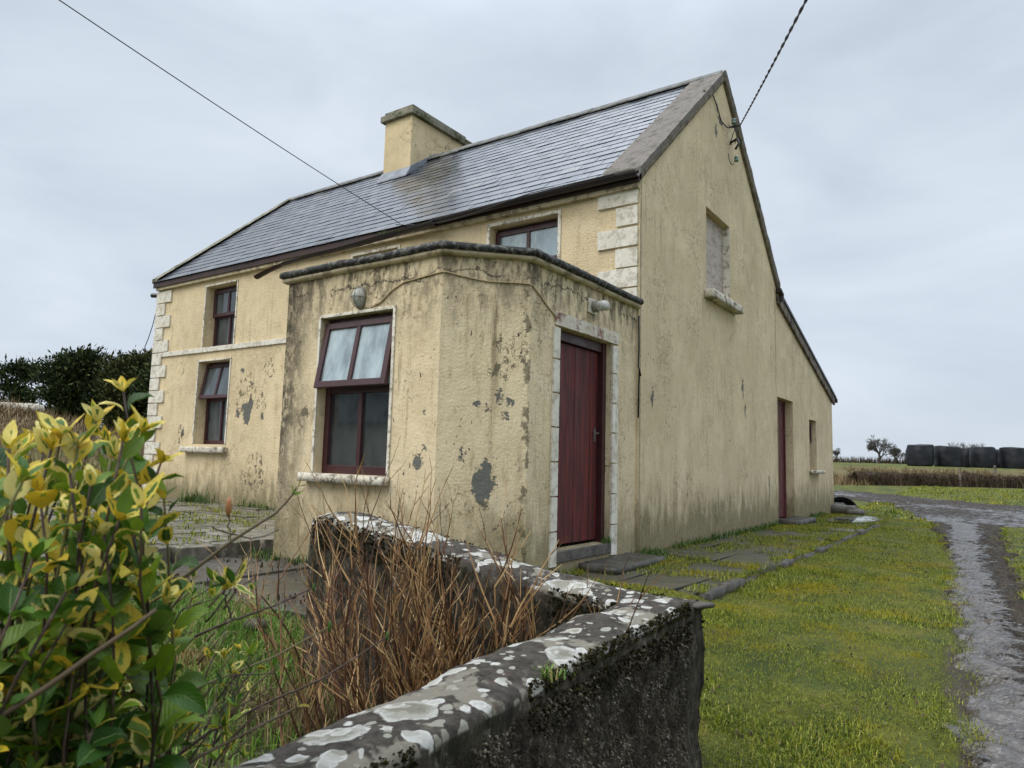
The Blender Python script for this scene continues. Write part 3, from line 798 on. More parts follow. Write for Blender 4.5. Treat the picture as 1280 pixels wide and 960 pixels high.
def window(house, f, a0, a1, b0, b1, rec, split, open_top, glass_t, glass_b, trim=True, tilt=0.17, two=True, trim_w=0.035, fw=0.055, frame_name='window', shut=False):
    """maroon casement: outer frame, mullion, fixed lower light, top-hung upper sash"""
    c0, c1 = -rec, -rec + 0.06
    m = MB(f)
    mid = (a0 + a1) / 2
    m.box(a0, a0 + fw, b0, b1, c0, c1); m.box(a1 - fw, a1, b0, b1, c0, c1)
    m.box(a0 + fw, a1 - fw, b0, b0 + fw + 0.015, c0, c1 - 0.002); m.box(a0 + fw, a1 - fw, b1 - fw, b1, c0, c1 - 0.002)
    m.box(a0 + fw, a1 - fw, split - fw / 2, split + fw / 2, c0, c1 - 0.004)
    if two: m.box(mid - 0.024, mid + 0.024, b0 + fw + 0.015, split - fw / 2, c0, c1 - 0.006)
    win = m.build(frame_name, M['frame'], house, bevel=0.004)
    xs = [(a0 + fw, mid - 0.024), (mid + 0.024, a1 - fw)] if two else [(a0 + fw, a1 - fw)]
    for (p, q) in xs:
        MB(f).box(p, q, b0 + fw + 0.015, split - fw / 2, c0 + 0.02, c0 + 0.026).build('pane', glass_b, win)
    # sash
    top = b1 - fw + 0.01; bot = split - 0.005
    th = tilt if open_top else 0.0
    cs, sn = math.cos(th), math.sin(th)
    cc = c1 + 0.004

    def fs(a, b, c):
        tt = top - b
        return f(a, top - tt * cs + c * sn, cc + tt * sn + c * cs)
    s = MB(fs)
    w = 0.06
    p0, p1 = a0 + 0.012, a1 - 0.012
    s.box(p0, p0 + w, bot, top, 0, 0.045); s.box(p1 - w, p1, bot, top, 0, 0.045)
    s.box(p0 + w, p1 - w, bot, bot + w, 0, 0.044); s.box(p0 + w, p1 - w, top - w, top, 0, 0.044)
    if two: s.box(mid - 0.024, mid + 0.024, bot + w, top - w, 0, 0.042)
    sash = s.build('sash', M['frame'], win, bevel=0.004)
    xs = [(p0 + w, mid - 0.024), (mid + 0.024, p1 - w)] if two else [(p0 + w, p1 - w)]
    gts = glass_t if isinstance(glass_t, (list, tuple)) else [glass_t] * 2
    for i, (p, q) in enumerate(xs):
        MB(fs).box(p, q, bot + w, top - w, 0.016, 0.022).build('pane', gts[i], win)
    if open_top:   # stay
        k = MB()
        k.tube([f(p1 - 0.04, split, c1 - 0.02), fs(p1 - 0.04, bot + 0.03, 0.0)], 0.006, 5)
        k.build('stay', M['metal'], win)
    if trim:
        k = MB(f)
        tw = trim_w
        k.box(a0 - tw, a0 - 0.001, b0, b1 + tw, 0.001, 0.014); k.box(a1 + 0.001, a1 + tw, b0, b1 + tw, 0.001, 0.014)
        k.box(a0 - 0.001, a1 + 0.001, b1 + 0.001, b1 + tw, 0.001, 0.013)
        k.build('surround', M['white_trim'], win, bevel=0.003)
    return win


def rough_block(f, a0, a1, b0, b1, c0, c1, name, mat, parent, amp=0.006, res=0.03, label=None, attrs=None, smooth=True):
    """a block with worn, uneven faces"""
    na = max(2, int((a1 - a0) / res)); nb = max(2, int((b1 - b0) / res)); nc = max(2, int((c1 - c0) / res))
    v = []; fc = []; idx = {}

    def vid(i, j, k):
        key = (i, j, k)
        if key not in idx:
            idx[key] = len(v)
            v.append((a0 + (a1 - a0) * i / na, b0 + (b1 - b0) * j / nb, c0 + (c1 - c0) * k / nc))
        return idx[key]
    for i in range(na):
        for j in range(nb):
            for k in (0, nc):
                q = [vid(i, j, k), vid(i + 1, j, k), vid(i + 1, j + 1, k), vid(i, j + 1, k)]; fc.append(tuple(q if k else q[::-1]))
    for i in range(na):
        for k in range(nc):
            for j in (0, nb):
                q = [vid(i, j, k), vid(i, j, k + 1), vid(i + 1, j, k + 1), vid(i + 1, j, k)]; fc.append(tuple(q if j else q[::-1]))
    for j in range(nb):
        for k in range(nc):
            for i in (0, na):
                q = [vid(i, j, k), vid(i, j + 1, k), vid(i, j + 1, k + 1), vid(i, j, k + 1)]; fc.append(tuple(q if i else q[::-1]))
    v = np.array(v)
    w = np.array([f(*p) for p in v])
    ctr = np.array(f((a0 + a1) / 2, (b0 + b1) / 2, (c0 + c1) / 2))
    nx = fbm3(w + 3.1, 14, 3) - 0.5; ny = fbm3(w + 9.2, 14, 3) - 0.5; nz = fbm3(w + 5.7, 14, 3) - 0.5
    ext = np.stack([(v[:, 0] == a0) | (v[:, 0] == a1), (v[:, 1] == b0) | (v[:, 1] == b1), (v[:, 2] == c0) | (v[:, 2] == c1)], 1).sum(1)
    w = w + amp * 2 * np.stack([nx, ny, nz], 1)
    d = ctr - w
    w = w + d / (np.linalg.norm(d, axis=1, keepdims=True) + 1e-6) * (amp * (0.5 if name in ('quoin', 'jamb_block', 'lintel', 'sill', 'step_stone') else 1.4) * (ext - 1))[:, None]
    o = mesh_obj(name, w, fc, mat, parent, smooth=smooth and name not in ('quoin', 'jamb_block', 'lintel'))
    if label: o['label'] = label
    return o


def build_house():
    house = thing('farmhouse', (0, 0, 0), 'old cream rendered two storey farmhouse with slate roof and flat roofed porch', 'house')
    W1 = (-8.32, -7.41, 2.79, 3.88); W2 = (-8.39, -7.46, 1.10, 2.54); W3 = (-2.06, -1.05, 2.79, 3.90); W4 = (-4.57, -3.66, 2.79, 3.885)
    # ---- walls
    m = MB()
    wall_face(m, F_FRONT, [(-L, -0.3), (0, -0.3), (0, 4.12), (-L, 4.12)], [W1, W2, W3, W4], 0.27)
    wall = m.weld().build('front_wall', M['wall_front'], house)
    m = MB()
    GW = (2.12, 3.13, 3.30, 4.47); LD = (5.66, 6.80, 0.04, 2.19); LW = (8.12, 8.78, 0.93, 1.95)
    Y2 = D + D2
    outer = [(0, -0.3), (Y2, -0.3), (Y2, HL - 0.02), (D, DT), (D, zroof(D) - 0.09), (D / 2, zroof(D / 2) - 0.09), (0, zroof(0) - 0.09)]
    wall_face(m, F_GABLE, outer, [GW, LD, LW], 0.24)
    m.weld().build('gable_wall', M['wall_gable'], house)
    m = MB()
    m.quad((-L, 0, -.3), (-L, 0, 4.12), (-L, D, 4.12), (-L, D, -.3))
    m.quad((-L, 0, 4.12), (-L, D / 2, zroof(D / 2) - 0.09), (-L, D / 2, zroof(D / 2) - 0.09), (-L, D, 4.12))
    m.quad((-L, D, -.3), (-L, D, 4.12), (0, D, 4.12), (0, D, -.3))
    m.quad((-L, D, -.3), (-L, D, DT), (-L, Y2, HL), (-L, Y2, -.3))
    m.quad((-L, Y2, -.3), (-L, Y2, HL), (0, Y2, HL), (0, Y2, -.3))
    m.weld().build('back_wall', M['wall_gable'], house)
    # ---- porch shell, slightly uneven render
    PW = (-2.02, -1.09, 0.80, 2.235); PDR = (-1.63, -0.60, 0.19, 2.16)
    m = MB()
    x0, x1 = PL, PX - CH
    wall_face(m, F_PORCH, [(x0, -0.3), (x1, -0.3), (x1, HP), (x0, HP)], [PW], 0.16)
    wall_face(m, F_SIDE, [(-PD + CH, -0.3), (0, -0.3), (0, HP), (-PD + CH, HP)], [PDR], 0.13)
    m.quad((x1, -PD, -.3), (PX, -PD + CH, -.3), (PX, -PD + CH, HP), (x1, -PD, HP))
    m.quad((x0, -PD, -.3), (x0, -PD, HP), (x0, 0, HP), (x0, 0, -.3))
    m.weld().build('porch_wall', M['wall_porch'], house)
    # porch roof slab and bitumen edge
    path = [(x0 - .04, 0.0), (x0 - .04, -PD - .04), (x1 + .015, -PD - .04), (PX + .04, -PD + CH - .015), (PX + .04, -0.004)]
    m = MB()
    i0 = len(m.v)
    for (x, y) in path: m.v.append((x, y, HP + 0.035))
    m.f.append(tuple(range(i0, i0 + len(path))))
    m.build('porch_roof', M['bitumen'], house)
    # edge profile swept along path with uneven resampling
    pts = []
    for (p, q) in zip(path[:-1], path[1:]):
        n = max(2, int(math.hypot(q[0] - p[0], q[1] - p[1]) / 0.03))
        for k in range(n): pts.append((p[0] + (q[0] - p[0]) * k / n, p[1] + (q[1] - p[1]) * k / n))
    pts.append(path[-1]); pts = np.array(pts)
    tg = np.gradient(pts, axis=0); tg /= np.linalg.norm(tg, axis=1, keepdims=True) + 1e-9
    nr = np.stack([tg[:, 1], -tg[:, 0]], 1) * -1
    nr = np.stack([tg[:, 1], -tg[:, 0]], 1)
    cen = np.array([(x0 + PX) / 2, -PD / 2])
    sgn = np.sign(((pts - cen) * nr).sum(1)); nr = nr * sgn[:, None]

    def sweep(prof, name, mat, amp, k):
        V = []; n = len(prof)
        for i, (p, nn) in enumerate(zip(pts, nr)):
            sag = 0.012 * (float(vn(i * 0.07 + k, 3.0)) - .5)
            for (o, z) in prof:
                V.append((p[0] + nn[0] * o, p[1] + nn[1] * o, z + sag))
        V = np.array(V)
        dn = (fbm3(V + k, 7, 4) - .5) * 2 * amp
        V[:, 2] += dn; V[:, 0] += np.repeat(nr[:, 0], n) * dn; V[:, 1] += np.repeat(nr[:, 1], n) * dn
        F = []
        for i in range(len(pts) - 1):
            for j in range(n - 1):
                F.append((i * n + j, i * n + j + 1, (i + 1) * n + j + 1, (i + 1) * n + j))
        F.append(tuple(range(n))); F.append(tuple((len(pts) - 1) * n + j for j in range(n))[::-1])
        return mesh_obj(name, V, F, mat, house, smooth=True)
    sweep([(-0.16, HP + .02), (-0.14, HP + .038), (-0.02, HP + .044), (0.030, HP + .036), (0.042, HP + .012), (0.040, HP - .012), (0.02, HP - .026), (-0.04, HP - .028)], 'roof_edge', M['bitumen'], 0.0055, 2.0)
    sweep([(-0.06, HP - .028), (0.014, HP - .028), (0.012, HP - .050), (-0.012, HP - .066), (-0.06, HP - .066)], 'fillet', M['soffit'], 0.003, 5.0)
    # ---- main roof slates
    V = []; F = []

    def slate(c, ux, uy, un, w, h, th):
        b = len(V)
        for (a, bb, cc) in ((0, 0, 0), (0, 0, th), (0, h, 0), (0, h, th), (w, 0, 0), (w, 0, th), (w, h, 0), (w, h, th)):
            V.append(c + ux * a + uy * bb + un * cc)
        for q in ((0, 1, 3, 2), (4, 6, 7, 5), (2, 3, 7, 6), (0, 2, 6, 4), (1, 5, 7, 3)): F.append(tuple(b + i for i in q))
    th = math.atan(SLOPE)
    up = np.array([0, math.cos(th), math.sin(th)]); nn = np.array([0, -math.sin(th), math.cos(th)]); ex = np.array([1., 0, 0])
    ys = -0.13; length = (D / 2 - ys) / math.cos(th)
    expo = 0.205; rows = int(length / expo) + 1
    sw = 0.30
    rnd = random.Random(3)
    org = np.array([0, ys, zroof(ys)]) - nn * 0.035
    for r in range(rows):
        x = -L - 0.06 + (0.0 if r % 2 else -sw / 2)
        while x < 0.02:
            w = sw
            xa = max(x, -L - 0.06); xb = min(x + w, 0.02)
            if xb - xa > 0.04:
                tl = 0.030 + rnd.gauss(0, 0.004); yaw = rnd.gauss(0, 0.004); roll = rnd.gauss(0, 0.0035)
                u2 = up * math.cos(tl) - nn * math.sin(tl)
                e2 = ex + nn * roll + up * yaw
                c = org + ex * xa + up * (r * expo + rnd.gauss(0, 0.003)) + nn * (0.022 + rnd.random() * 0.002)
                hh = min(0.36, length - r * expo)
                if hh > .03: slate(c, e2, u2, np.cross(e2, u2), xb - xa - 0.008, hh, 0.008)
            x += w
    # rear slope
    b = len(V)
    yb = D + 0.12
    for p in ((-L - .06, D / 2, zroof(D / 2)), (0.02, D / 2, zroof(D / 2)), (0.02, yb, zroof(D) - .1), (-L - .06, yb, zroof(D) - .1)): V.append(np.array(p))
    F.append((b, b + 1, b + 2, b + 3))
    # underlay
    b = len(V)
    for p in ((-L, -0.1, zroof(-.1) - .06), (0, -0.1, zroof(-.1) - .06), (0, D / 2, zroof(D / 2) - .06), (-L, D / 2, zroof(D / 2) - .06)): V.append(np.array(p))
    F.append((b, b + 1, b + 2, b + 3))
    roof = mesh_obj('roof', np.array(V), F, M['slate'], house)
    # ridge tiles
    m = MB()
    x = -L - 0.05; k = 0
    zt = zroof(D / 2)
    while x < -0.02:
        w = min(0.46, 0.0 - x)
        dz = rnd.gauss(0, 0.004)
        for s in (-1, 1):
            a = np.array([x, D / 2, zt + .045 + dz]); e = np.array([x, D / 2 + s * 0.14, zt + .045 - .14 * SLOPE + dz])
            bq = np.array([x + w - .006, D / 2, zt + .045 + dz]); ee = np.array([x + w - .006, D / 2 + s * 0.14, zt + .045 - .14 * SLOPE + dz])
            lo = np.array([0, 0, -.022])
            m.hexa([a + lo, a, e + lo, e, bq + lo, bq, ee + lo, ee])
        x += w
    m.build('ridge', M['ridge'], roof)

    # verge strips: wide granular band at the right, thin raised one at the left
    def verge(xa, xb, name, mat, lift, thick, drop_x, amp):
        V = []; F = []
        ylist = np.linspace(-0.10, D + 0.10, 150)
        xl = np.linspace(xa, xb, 12)
        for y in ylist:
            for x in xl: V.append((x, y, zroof(y) + lift))
            V.append((drop_x, y, zroof(y) + lift - thick)); V.append((drop_x - math.copysign(.06, xb - xa), y, zroof(y) + lift - thick - .02))
        V = np.array(V); n = 14
        V[:, 2] += (fbm3(V, 9, 4) - .5) * 2 * amp
        V[:, 0] += (fbm3(V + 4, 7, 4) - .5) * 2 * amp * 1.2
        for i in range(len(ylist) - 1):
            for j in range(n - 1): F.append((i * n + j, i * n + j + 1, (i + 1) * n + j + 1, (i + 1) * n + j))
        # eave end
        F.append(tuple(range(n)))
        return mesh_obj(name, V, F, mat, house, smooth=False)
    verge(-0.44, 0.055, 'verge_coping', M['coping'], 0.03, 0.085, 0.050, 0.010)
    verge(-L + 0.14, -L - 0.10, 'verge_coping', M['concrete_moss'], 0.045, 0.08, -L - 0.10, 0.008)
    # cement edge seen from the gable
    V = []; F = []
    ylist = np.linspace(-0.06, D + 0.08, 120)
    for y in ylist:
        z = zroof(y)
        for (x, dz) in ((-.03, -.06), (.046, -.055), (.044, -.13), (.02, -.15), (-.01, -.155)): V.append((x, y, z + dz))
    V = np.array(V); V[:, 2] += (fbm3(V, 8, 4) - .5) * .016; V[:, 0] += (fbm3(V + 3, 11, 3) - .5) * .012
    for i in range(len(ylist) - 1):
        for j in range(4): F.append((i * 5 + j, i * 5 + j + 1, (i + 1) * 5 + j + 1, (i + 1) * 5 + j))
    mesh_obj('verge_edge', V, F, M['verge_edge'], house, smooth=True)
    # ---- eaves
    m = MB(); m.box(-L - .05, 0.03, -0.10, -0.075, 4.035, 4.165); m.build('fascia', M['fascia'], house, bevel=0.003)
    m = MB(); m.box(-L + .0, 0.0, -0.073, 0.0, 3.985, 4.06); m.build('soffit', M['soffit'], house, bevel=0.004)

    def gutter(pts, r=0.058):
        m = MB(); pts = [np.array(p, float) for p in pts]; n = 9
        base = 0
        for k, p in enumerate(pts):
            for q in range(n):
                w = PI + PI * q / (n - 1)
                m.v.append((p[0], p[1] + r * math.cos(w), p[2] + r * math.sin(w)))
            for q in range(n):
                w = 2 * PI - PI * q / (n - 1)
                m.v.append((p[0], p[1] + (r - .006) * math.cos(w), p[2] + (r - .006) * math.sin(w) + .001))
        N = 2 * n
        for k in range(len(pts) - 1):
            for q in range(N): m.f.append((k * N + q, k * N + (q + 1) % N, (k + 1) * N + (q + 1) % N, (k + 1) * N + q))
        m.f.append(tuple(range(N))); m.f.append(tuple((len(pts) - 1) * N + q for q in range(N))[::-1])
        return m
    gutter([(0.045, -0.16, 4.125), (-1.0, -0.16, 4.120), (-2.0, -0.162, 4.108), (-2.9, -0.168, 4.085)]).build('gutter', M['gutter'], house)
    # ---- chimney
    CX0, CX1, CY0, CY1, CT = -6.41, -5.705, 2.28, 3.98, 7.40
    m = MB(); m.box(CX0, CX1, CY0, CY1, 5.6, CT); ch = m.build('chimney', M['chim'], house, bevel=0.012)
    m = MB(); m.box(CX0 - .07, CX1 + .07, CY0 - .07, CY1 + .07, CT - .002, CT + .12)
    m.build('cap', M['concrete_moss'], ch, bevel=0.012)
    m = MB(); m.box(CX0 - .015, CX1 + .015, CY0 - .01, CY1 - .10, CT + .121, CT + .20); m.build('cap', M['concrete_moss'], ch, bevel=0.012)
    m = MB()
    zl = lambda y: zroof(y) - 0.0
    m.hexa([(CX0 - .03, CY0 - .13, zl(CY0 - .13) + .005), (CX0 - .03, CY0 - .13, zl(CY0 - .13) + .03), (CX0 - .03, CY0 - .004, zl(CY0)), (CX0 - .03, CY0 - .004, zl(CY0) + .13),
            (CX1 + .03, CY0 - .13, zl(CY0 - .13) + .005), (CX1 + .03, CY0 - .13, zl(CY0 - .13) + .03), (CX1 + .03, CY0 - .004, zl(CY0)), (CX1 + .03, CY0 - .004, zl(CY0) + .13)])
    m.build('flashing', M['lead'], ch, bevel=0.004); m = MB()
    m.hexa([(CX1 + .002, CY0 - .02, zl(CY0) - .02), (CX1 + .002, CY0 - .02, zl(CY0) + .12), (CX1 + .002, D / 2 + .1, zl(D / 2) - .02), (CX1 + .002, D / 2 + .1, zl(D / 2) + .13),
            (CX1 + .022, CY0 - .02, zl(CY0) - .02), (CX1 + .022, CY0 - .02, zl(CY0) + .12), (CX1 + .022, D / 2 + .1, zl(D / 2) - .02), (CX1 + .022, D / 2 + .1, zl(D / 2) + .13)])
    m.build('flashing', M['lead'], ch, bevel=0.004)
    # ---- lean-to roof
    m = MB()
    ya, za, yb, zb = D - 0.02, DT + .10, Y2 + 0.22, HL + .04 - 0.06
    for (xa, xb, dz0, dz1) in ((-L, 0.07, 0.03, 0.09),):
        m.hexa([(xa, ya, za + dz0), (xa, ya, za + dz1), (xa, yb, zb + dz0), (xa, yb, zb + dz1), (xb, ya, za + dz0), (xb, ya, za + dz1), (xb, yb, zb + dz0), (xb, yb, zb + dz1)])
    lr = m.build('lean_to_roof', M['black_edge'], house, bevel=0.004)
    m = MB()
    m.hexa([(0.002, ya, za - .15), (0.002, ya, za + .028), (0.002, yb - .1, zb - .11), (0.002, yb - .1, zb + .05), (0.05, ya, za - .15), (0.05, ya, za + .028), (0.05, yb - .1, zb - .11), (0.05, yb - .1, zb + .05)])
    m.build('bargeboard', M['barge'], lr, bevel=0.004)
    m = MB(); m.tube([(0.08, yb + .02, zb + .0), (-L, yb + .02, zb + .0)], 0.05, 10); m.build('gutter', M['gutter'], lr)
    m = MB(); m.tube([(0.06, D - .05, DT + .17), (0.075, D + .05, DT + .10), (0.06, D + .06, DT - .02)], 0.05, 8); m.build('gutter_end', M['gutter'], lr)
    # ---- string course, quoins
    m = MB()
    n = 0
    m = MB(F_FRONT); m.box(-L + .22, PL - .002, 2.70, 2.785, 0.001, 0.032); m.build('string_course', M['whitewash'], house, bevel=0.006)
    z = 4.05; long = True; i = 0
    while z > 2.7:
        h = 0.235
        w = 0.485 if long else 0.255
        o = rough_block(F_FRONT, -0.018 - w + rnd.gauss(0, .008), -0.018, z - h + .012, z - .012, 0.001, 0.030 + rnd.random() * .004, 'quoin', M['whitewash'], house, 0.0022, 0.04)
        z -= h + rnd.gauss(0, .004); long = not long
    z = 3.97; long = True
    while z > 0.2:
        h = 0.236
        w = 0.50 if long else 0.30
        rough_block(F_FRONT, -L - .022, -L - .022 + w + rnd.gauss(0, .01), z - h + .008, z - .008, 0.001, 0.028 + rnd.random() * .004, 'quoin', M['whitewash'], house, 0.0022, 0.045)
        z -= h; long = not long
    # ---- windows
    g_, gc, gh = M['glass'], M['glass_clear'], M['glass_sheen']
    w = window(house, F_FRONT, *W1, 0.25, 3.36, False, g_, g_, trim_w=0.03)
    w = window(house, F_FRONT, *W2, 0.25, 1.88, True, g_, g_, trim_w=0.03, tilt=0.19)
    rough_block(F_FRONT, -8.62, -7.36, 0.955, 1.055, 0.002, 0.11, 'sill', M['sill'], w, 0.006)
    w = window(house, F_FRONT, *W3, 0.22, 3.38, False, M['glass_sheen'], M['glass_sheen'], trim_w=0.042)
    w = window(house, F_FRONT, *W4, 0.22, 3.38, False, g_, g_, trim_w=0.042)
    w = window(house, F_PORCH, PW[0], PW[1], PW[2], PW[3], 0.15, 1.565, True, [gh, M['glass_sheen']], gc, trim_w=0.03, tilt=0.18, fw=0.062)
    rough_block(F_PORCH, -2.12, -1.04, 0.725, 0.80, 0.002, 0.10, 'sill', M['sill'], w, 0.008)
    w = window(house, F_GABLE, LW[0], LW[1], LW[2], LW[3], 0.20, 1.5, False, gc, gc, trim=False, two=False, fw=0.05)
    rough_block(F_GABLE, 8.06, 8.92, 0.86, 0.93, 0.002, 0.13, 'sill', M['sill'], w, 0.006)
    # boarded gable window
    m = MB(F_GABLE); m.box(GW[0], GW[1], GW[2], GW[3], -0.14, -0.105); bw = m.build('window', M['board'], house)
    bw['label'] = 'gable window closed with a plain pale board'
    m = MB(F_GABLE); m.box(GW[1] - .012, GW[1] - .002, GW[2] + .003, GW[3] - .003, -0.104, -0.002); m.build('reveal', M['white_trim'], bw)
    rough_block(F_GABLE, 2.03, 3.34, 3.19, 3.30, 0.002, 0.13, 'sill', M['sill'], bw, 0.008)
    # ---- porch door
    a0, a1, b0, b1 = PDR
    m = MB(F_SIDE)
    npl = 6; inset = -0.115
    la, lb = a0 + .045, a1 - .07
    for q in range(npl):
        w_ = (lb - la) / npl
        m.box(la + q * w_ + .002, la + (q + 1) * w_ - .002, b0 + .03, b1 - .10, inset - .035, inset + 0.002 * (q % 2))
    m.box(la, lb, b0 + .03, b1 - .10, inset - .06, inset - .036)
    door = m.build('door', M['door_paint'], house, bevel=0.002)
    m = MB(F_SIDE)
    m.box(a0, a0 + .043, b0, b1, -0.128, -0.05); m.box(a1 - .068, a1, b0, b1, -0.128, -0.055)
    m.box(a0 + .043, a1 - .068, b1 - .095, b1, -0.128, -0.07)
    m.build('door_frame', M['frame'], door, bevel=0.003)
    m = MB(F_SIDE); m.box(lb - .085, lb - .045, 1.17, 1.30, inset + .003, inset + .012)
    m.tube([F_SIDE(lb - .065, 1.25, inset + .01), F_SIDE(lb - .065, 1.25, inset + .05), F_SIDE(lb - .15, 1.245, inset + .05)], 0.008, 6)
    m.build('handle', M['metal'], door)
    m = MB(F_SIDE); m.box(a0, a1, b0 - .10, b0 - .001, -0.13, 0.02); m.build('threshold', M['block'], door, bevel=0.008)
    z = 0.06; q = 0
    while z < 2.0:
        h = 0.300
        rough_block(F_SIDE, a0 - .105, a0 - .004, z + .006, min(z + h, 2.15) - .006, 0.001, 0.022, 'jamb_block', M['whitewash'], door, 0.002, 0.03)
        rough_block(F_SIDE, a1 + .004, a1 + .125, z + .006, min(z + h, 2.15) - .006, 0.001, 0.022, 'jamb_block', M['whitewash'], door, 0.002, 0.03)
        z += h
    rough_block(F_SIDE, a0 - .08, a1 + .13, b1 + .004, b1 + .125, 0.001, 0.022, 'lintel', M['lintel'], door, 0.005, 0.03)
    # ---- lean-to door
    m = MB(F_GABLE)
    a0, a1, b0, b1 = LD
    for q in range(7):
        w_ = (a1 - a0 - .10) / 7
        m.box(a0 + .05 + q * w_ + .002, a0 + .05 + (q + 1) * w_ - .002, b0 + .03, b1 - .06, -0.20, -0.165 + .002 * (q % 2))
    m.box(a0 + .05, a1 - .05, b0 + .03, b1 - .06, -0.225, -0.201)
    d2 = m.build('door', M['lean_door'], house, bevel=0.002); d2['label'] = 'dull maroon plank door of the lean-to'
    m = MB(F_GABLE); m.box(a0, a0 + .048, b0, b1, -0.238, -0.14); m.box(a1 - .048, a1, b0, b1, -0.238, -0.14); m.box(a0 + .048, a1 - .048, b1 - .058, b1, -0.238, -0.145)
    m.build('door_frame', M['lean_door'], d2)
    # ---- dim room surfaces behind the panes
    for nm, q in (('inner_wall', ((-L + .3, 1.9, 0), (-L + .3, 1.9, 4), (-.3, 1.9, 4), (-.3, 1.9, 0))), ('ceiling', ((-L + .3, 0.3, 2.62), (-L + .3, 1.9, 2.62), (-.3, 1.9, 2.62), (-.3, .3, 2.62))),
                  ('inner_floor', ((PL + .15, -PD + .2, 0.15), (PX - .15, -PD + .2, 0.15), (PX - .15, 0, 0.15), (PL + .15, 0, .15))), ('inner_wall', ((PL + .16, -PD + .2, 0.15), (PL + .16, -PD + .2, 2.55), (PL + .16, -.02, 2.55), (PL + .16, -.02, .15)))):
        MB().quad(*q).build(nm, M['inner'], house)
    return house


def build_curtain(name, x0, x1, y, z0, z1, mat, label, group=None):
    V = []; F = []
    xs = np.linspace(x0, x1, 60)
    for x in xs:
        d = 0.006 * math.sin((x - x0) * 42) + 0.02 * float(vn(x * 9, 2.0))
        for k in range(6):
            z = z0 + (z1 - z0) * k / 5
            V.append((x, y + d * (0.6 + 0.4 * (1 - k / 5)), z))
    for i in range(59):
        for k in range(5): F.append((i * 6 + k, i * 6 + k + 1, (i + 1) * 6 + k + 1, (i + 1) * 6 + k))
    o = mesh_obj(name, V, F, mat, None, smooth=True, keep_origin=False)
    return tag(o, label, 'curtain', group)


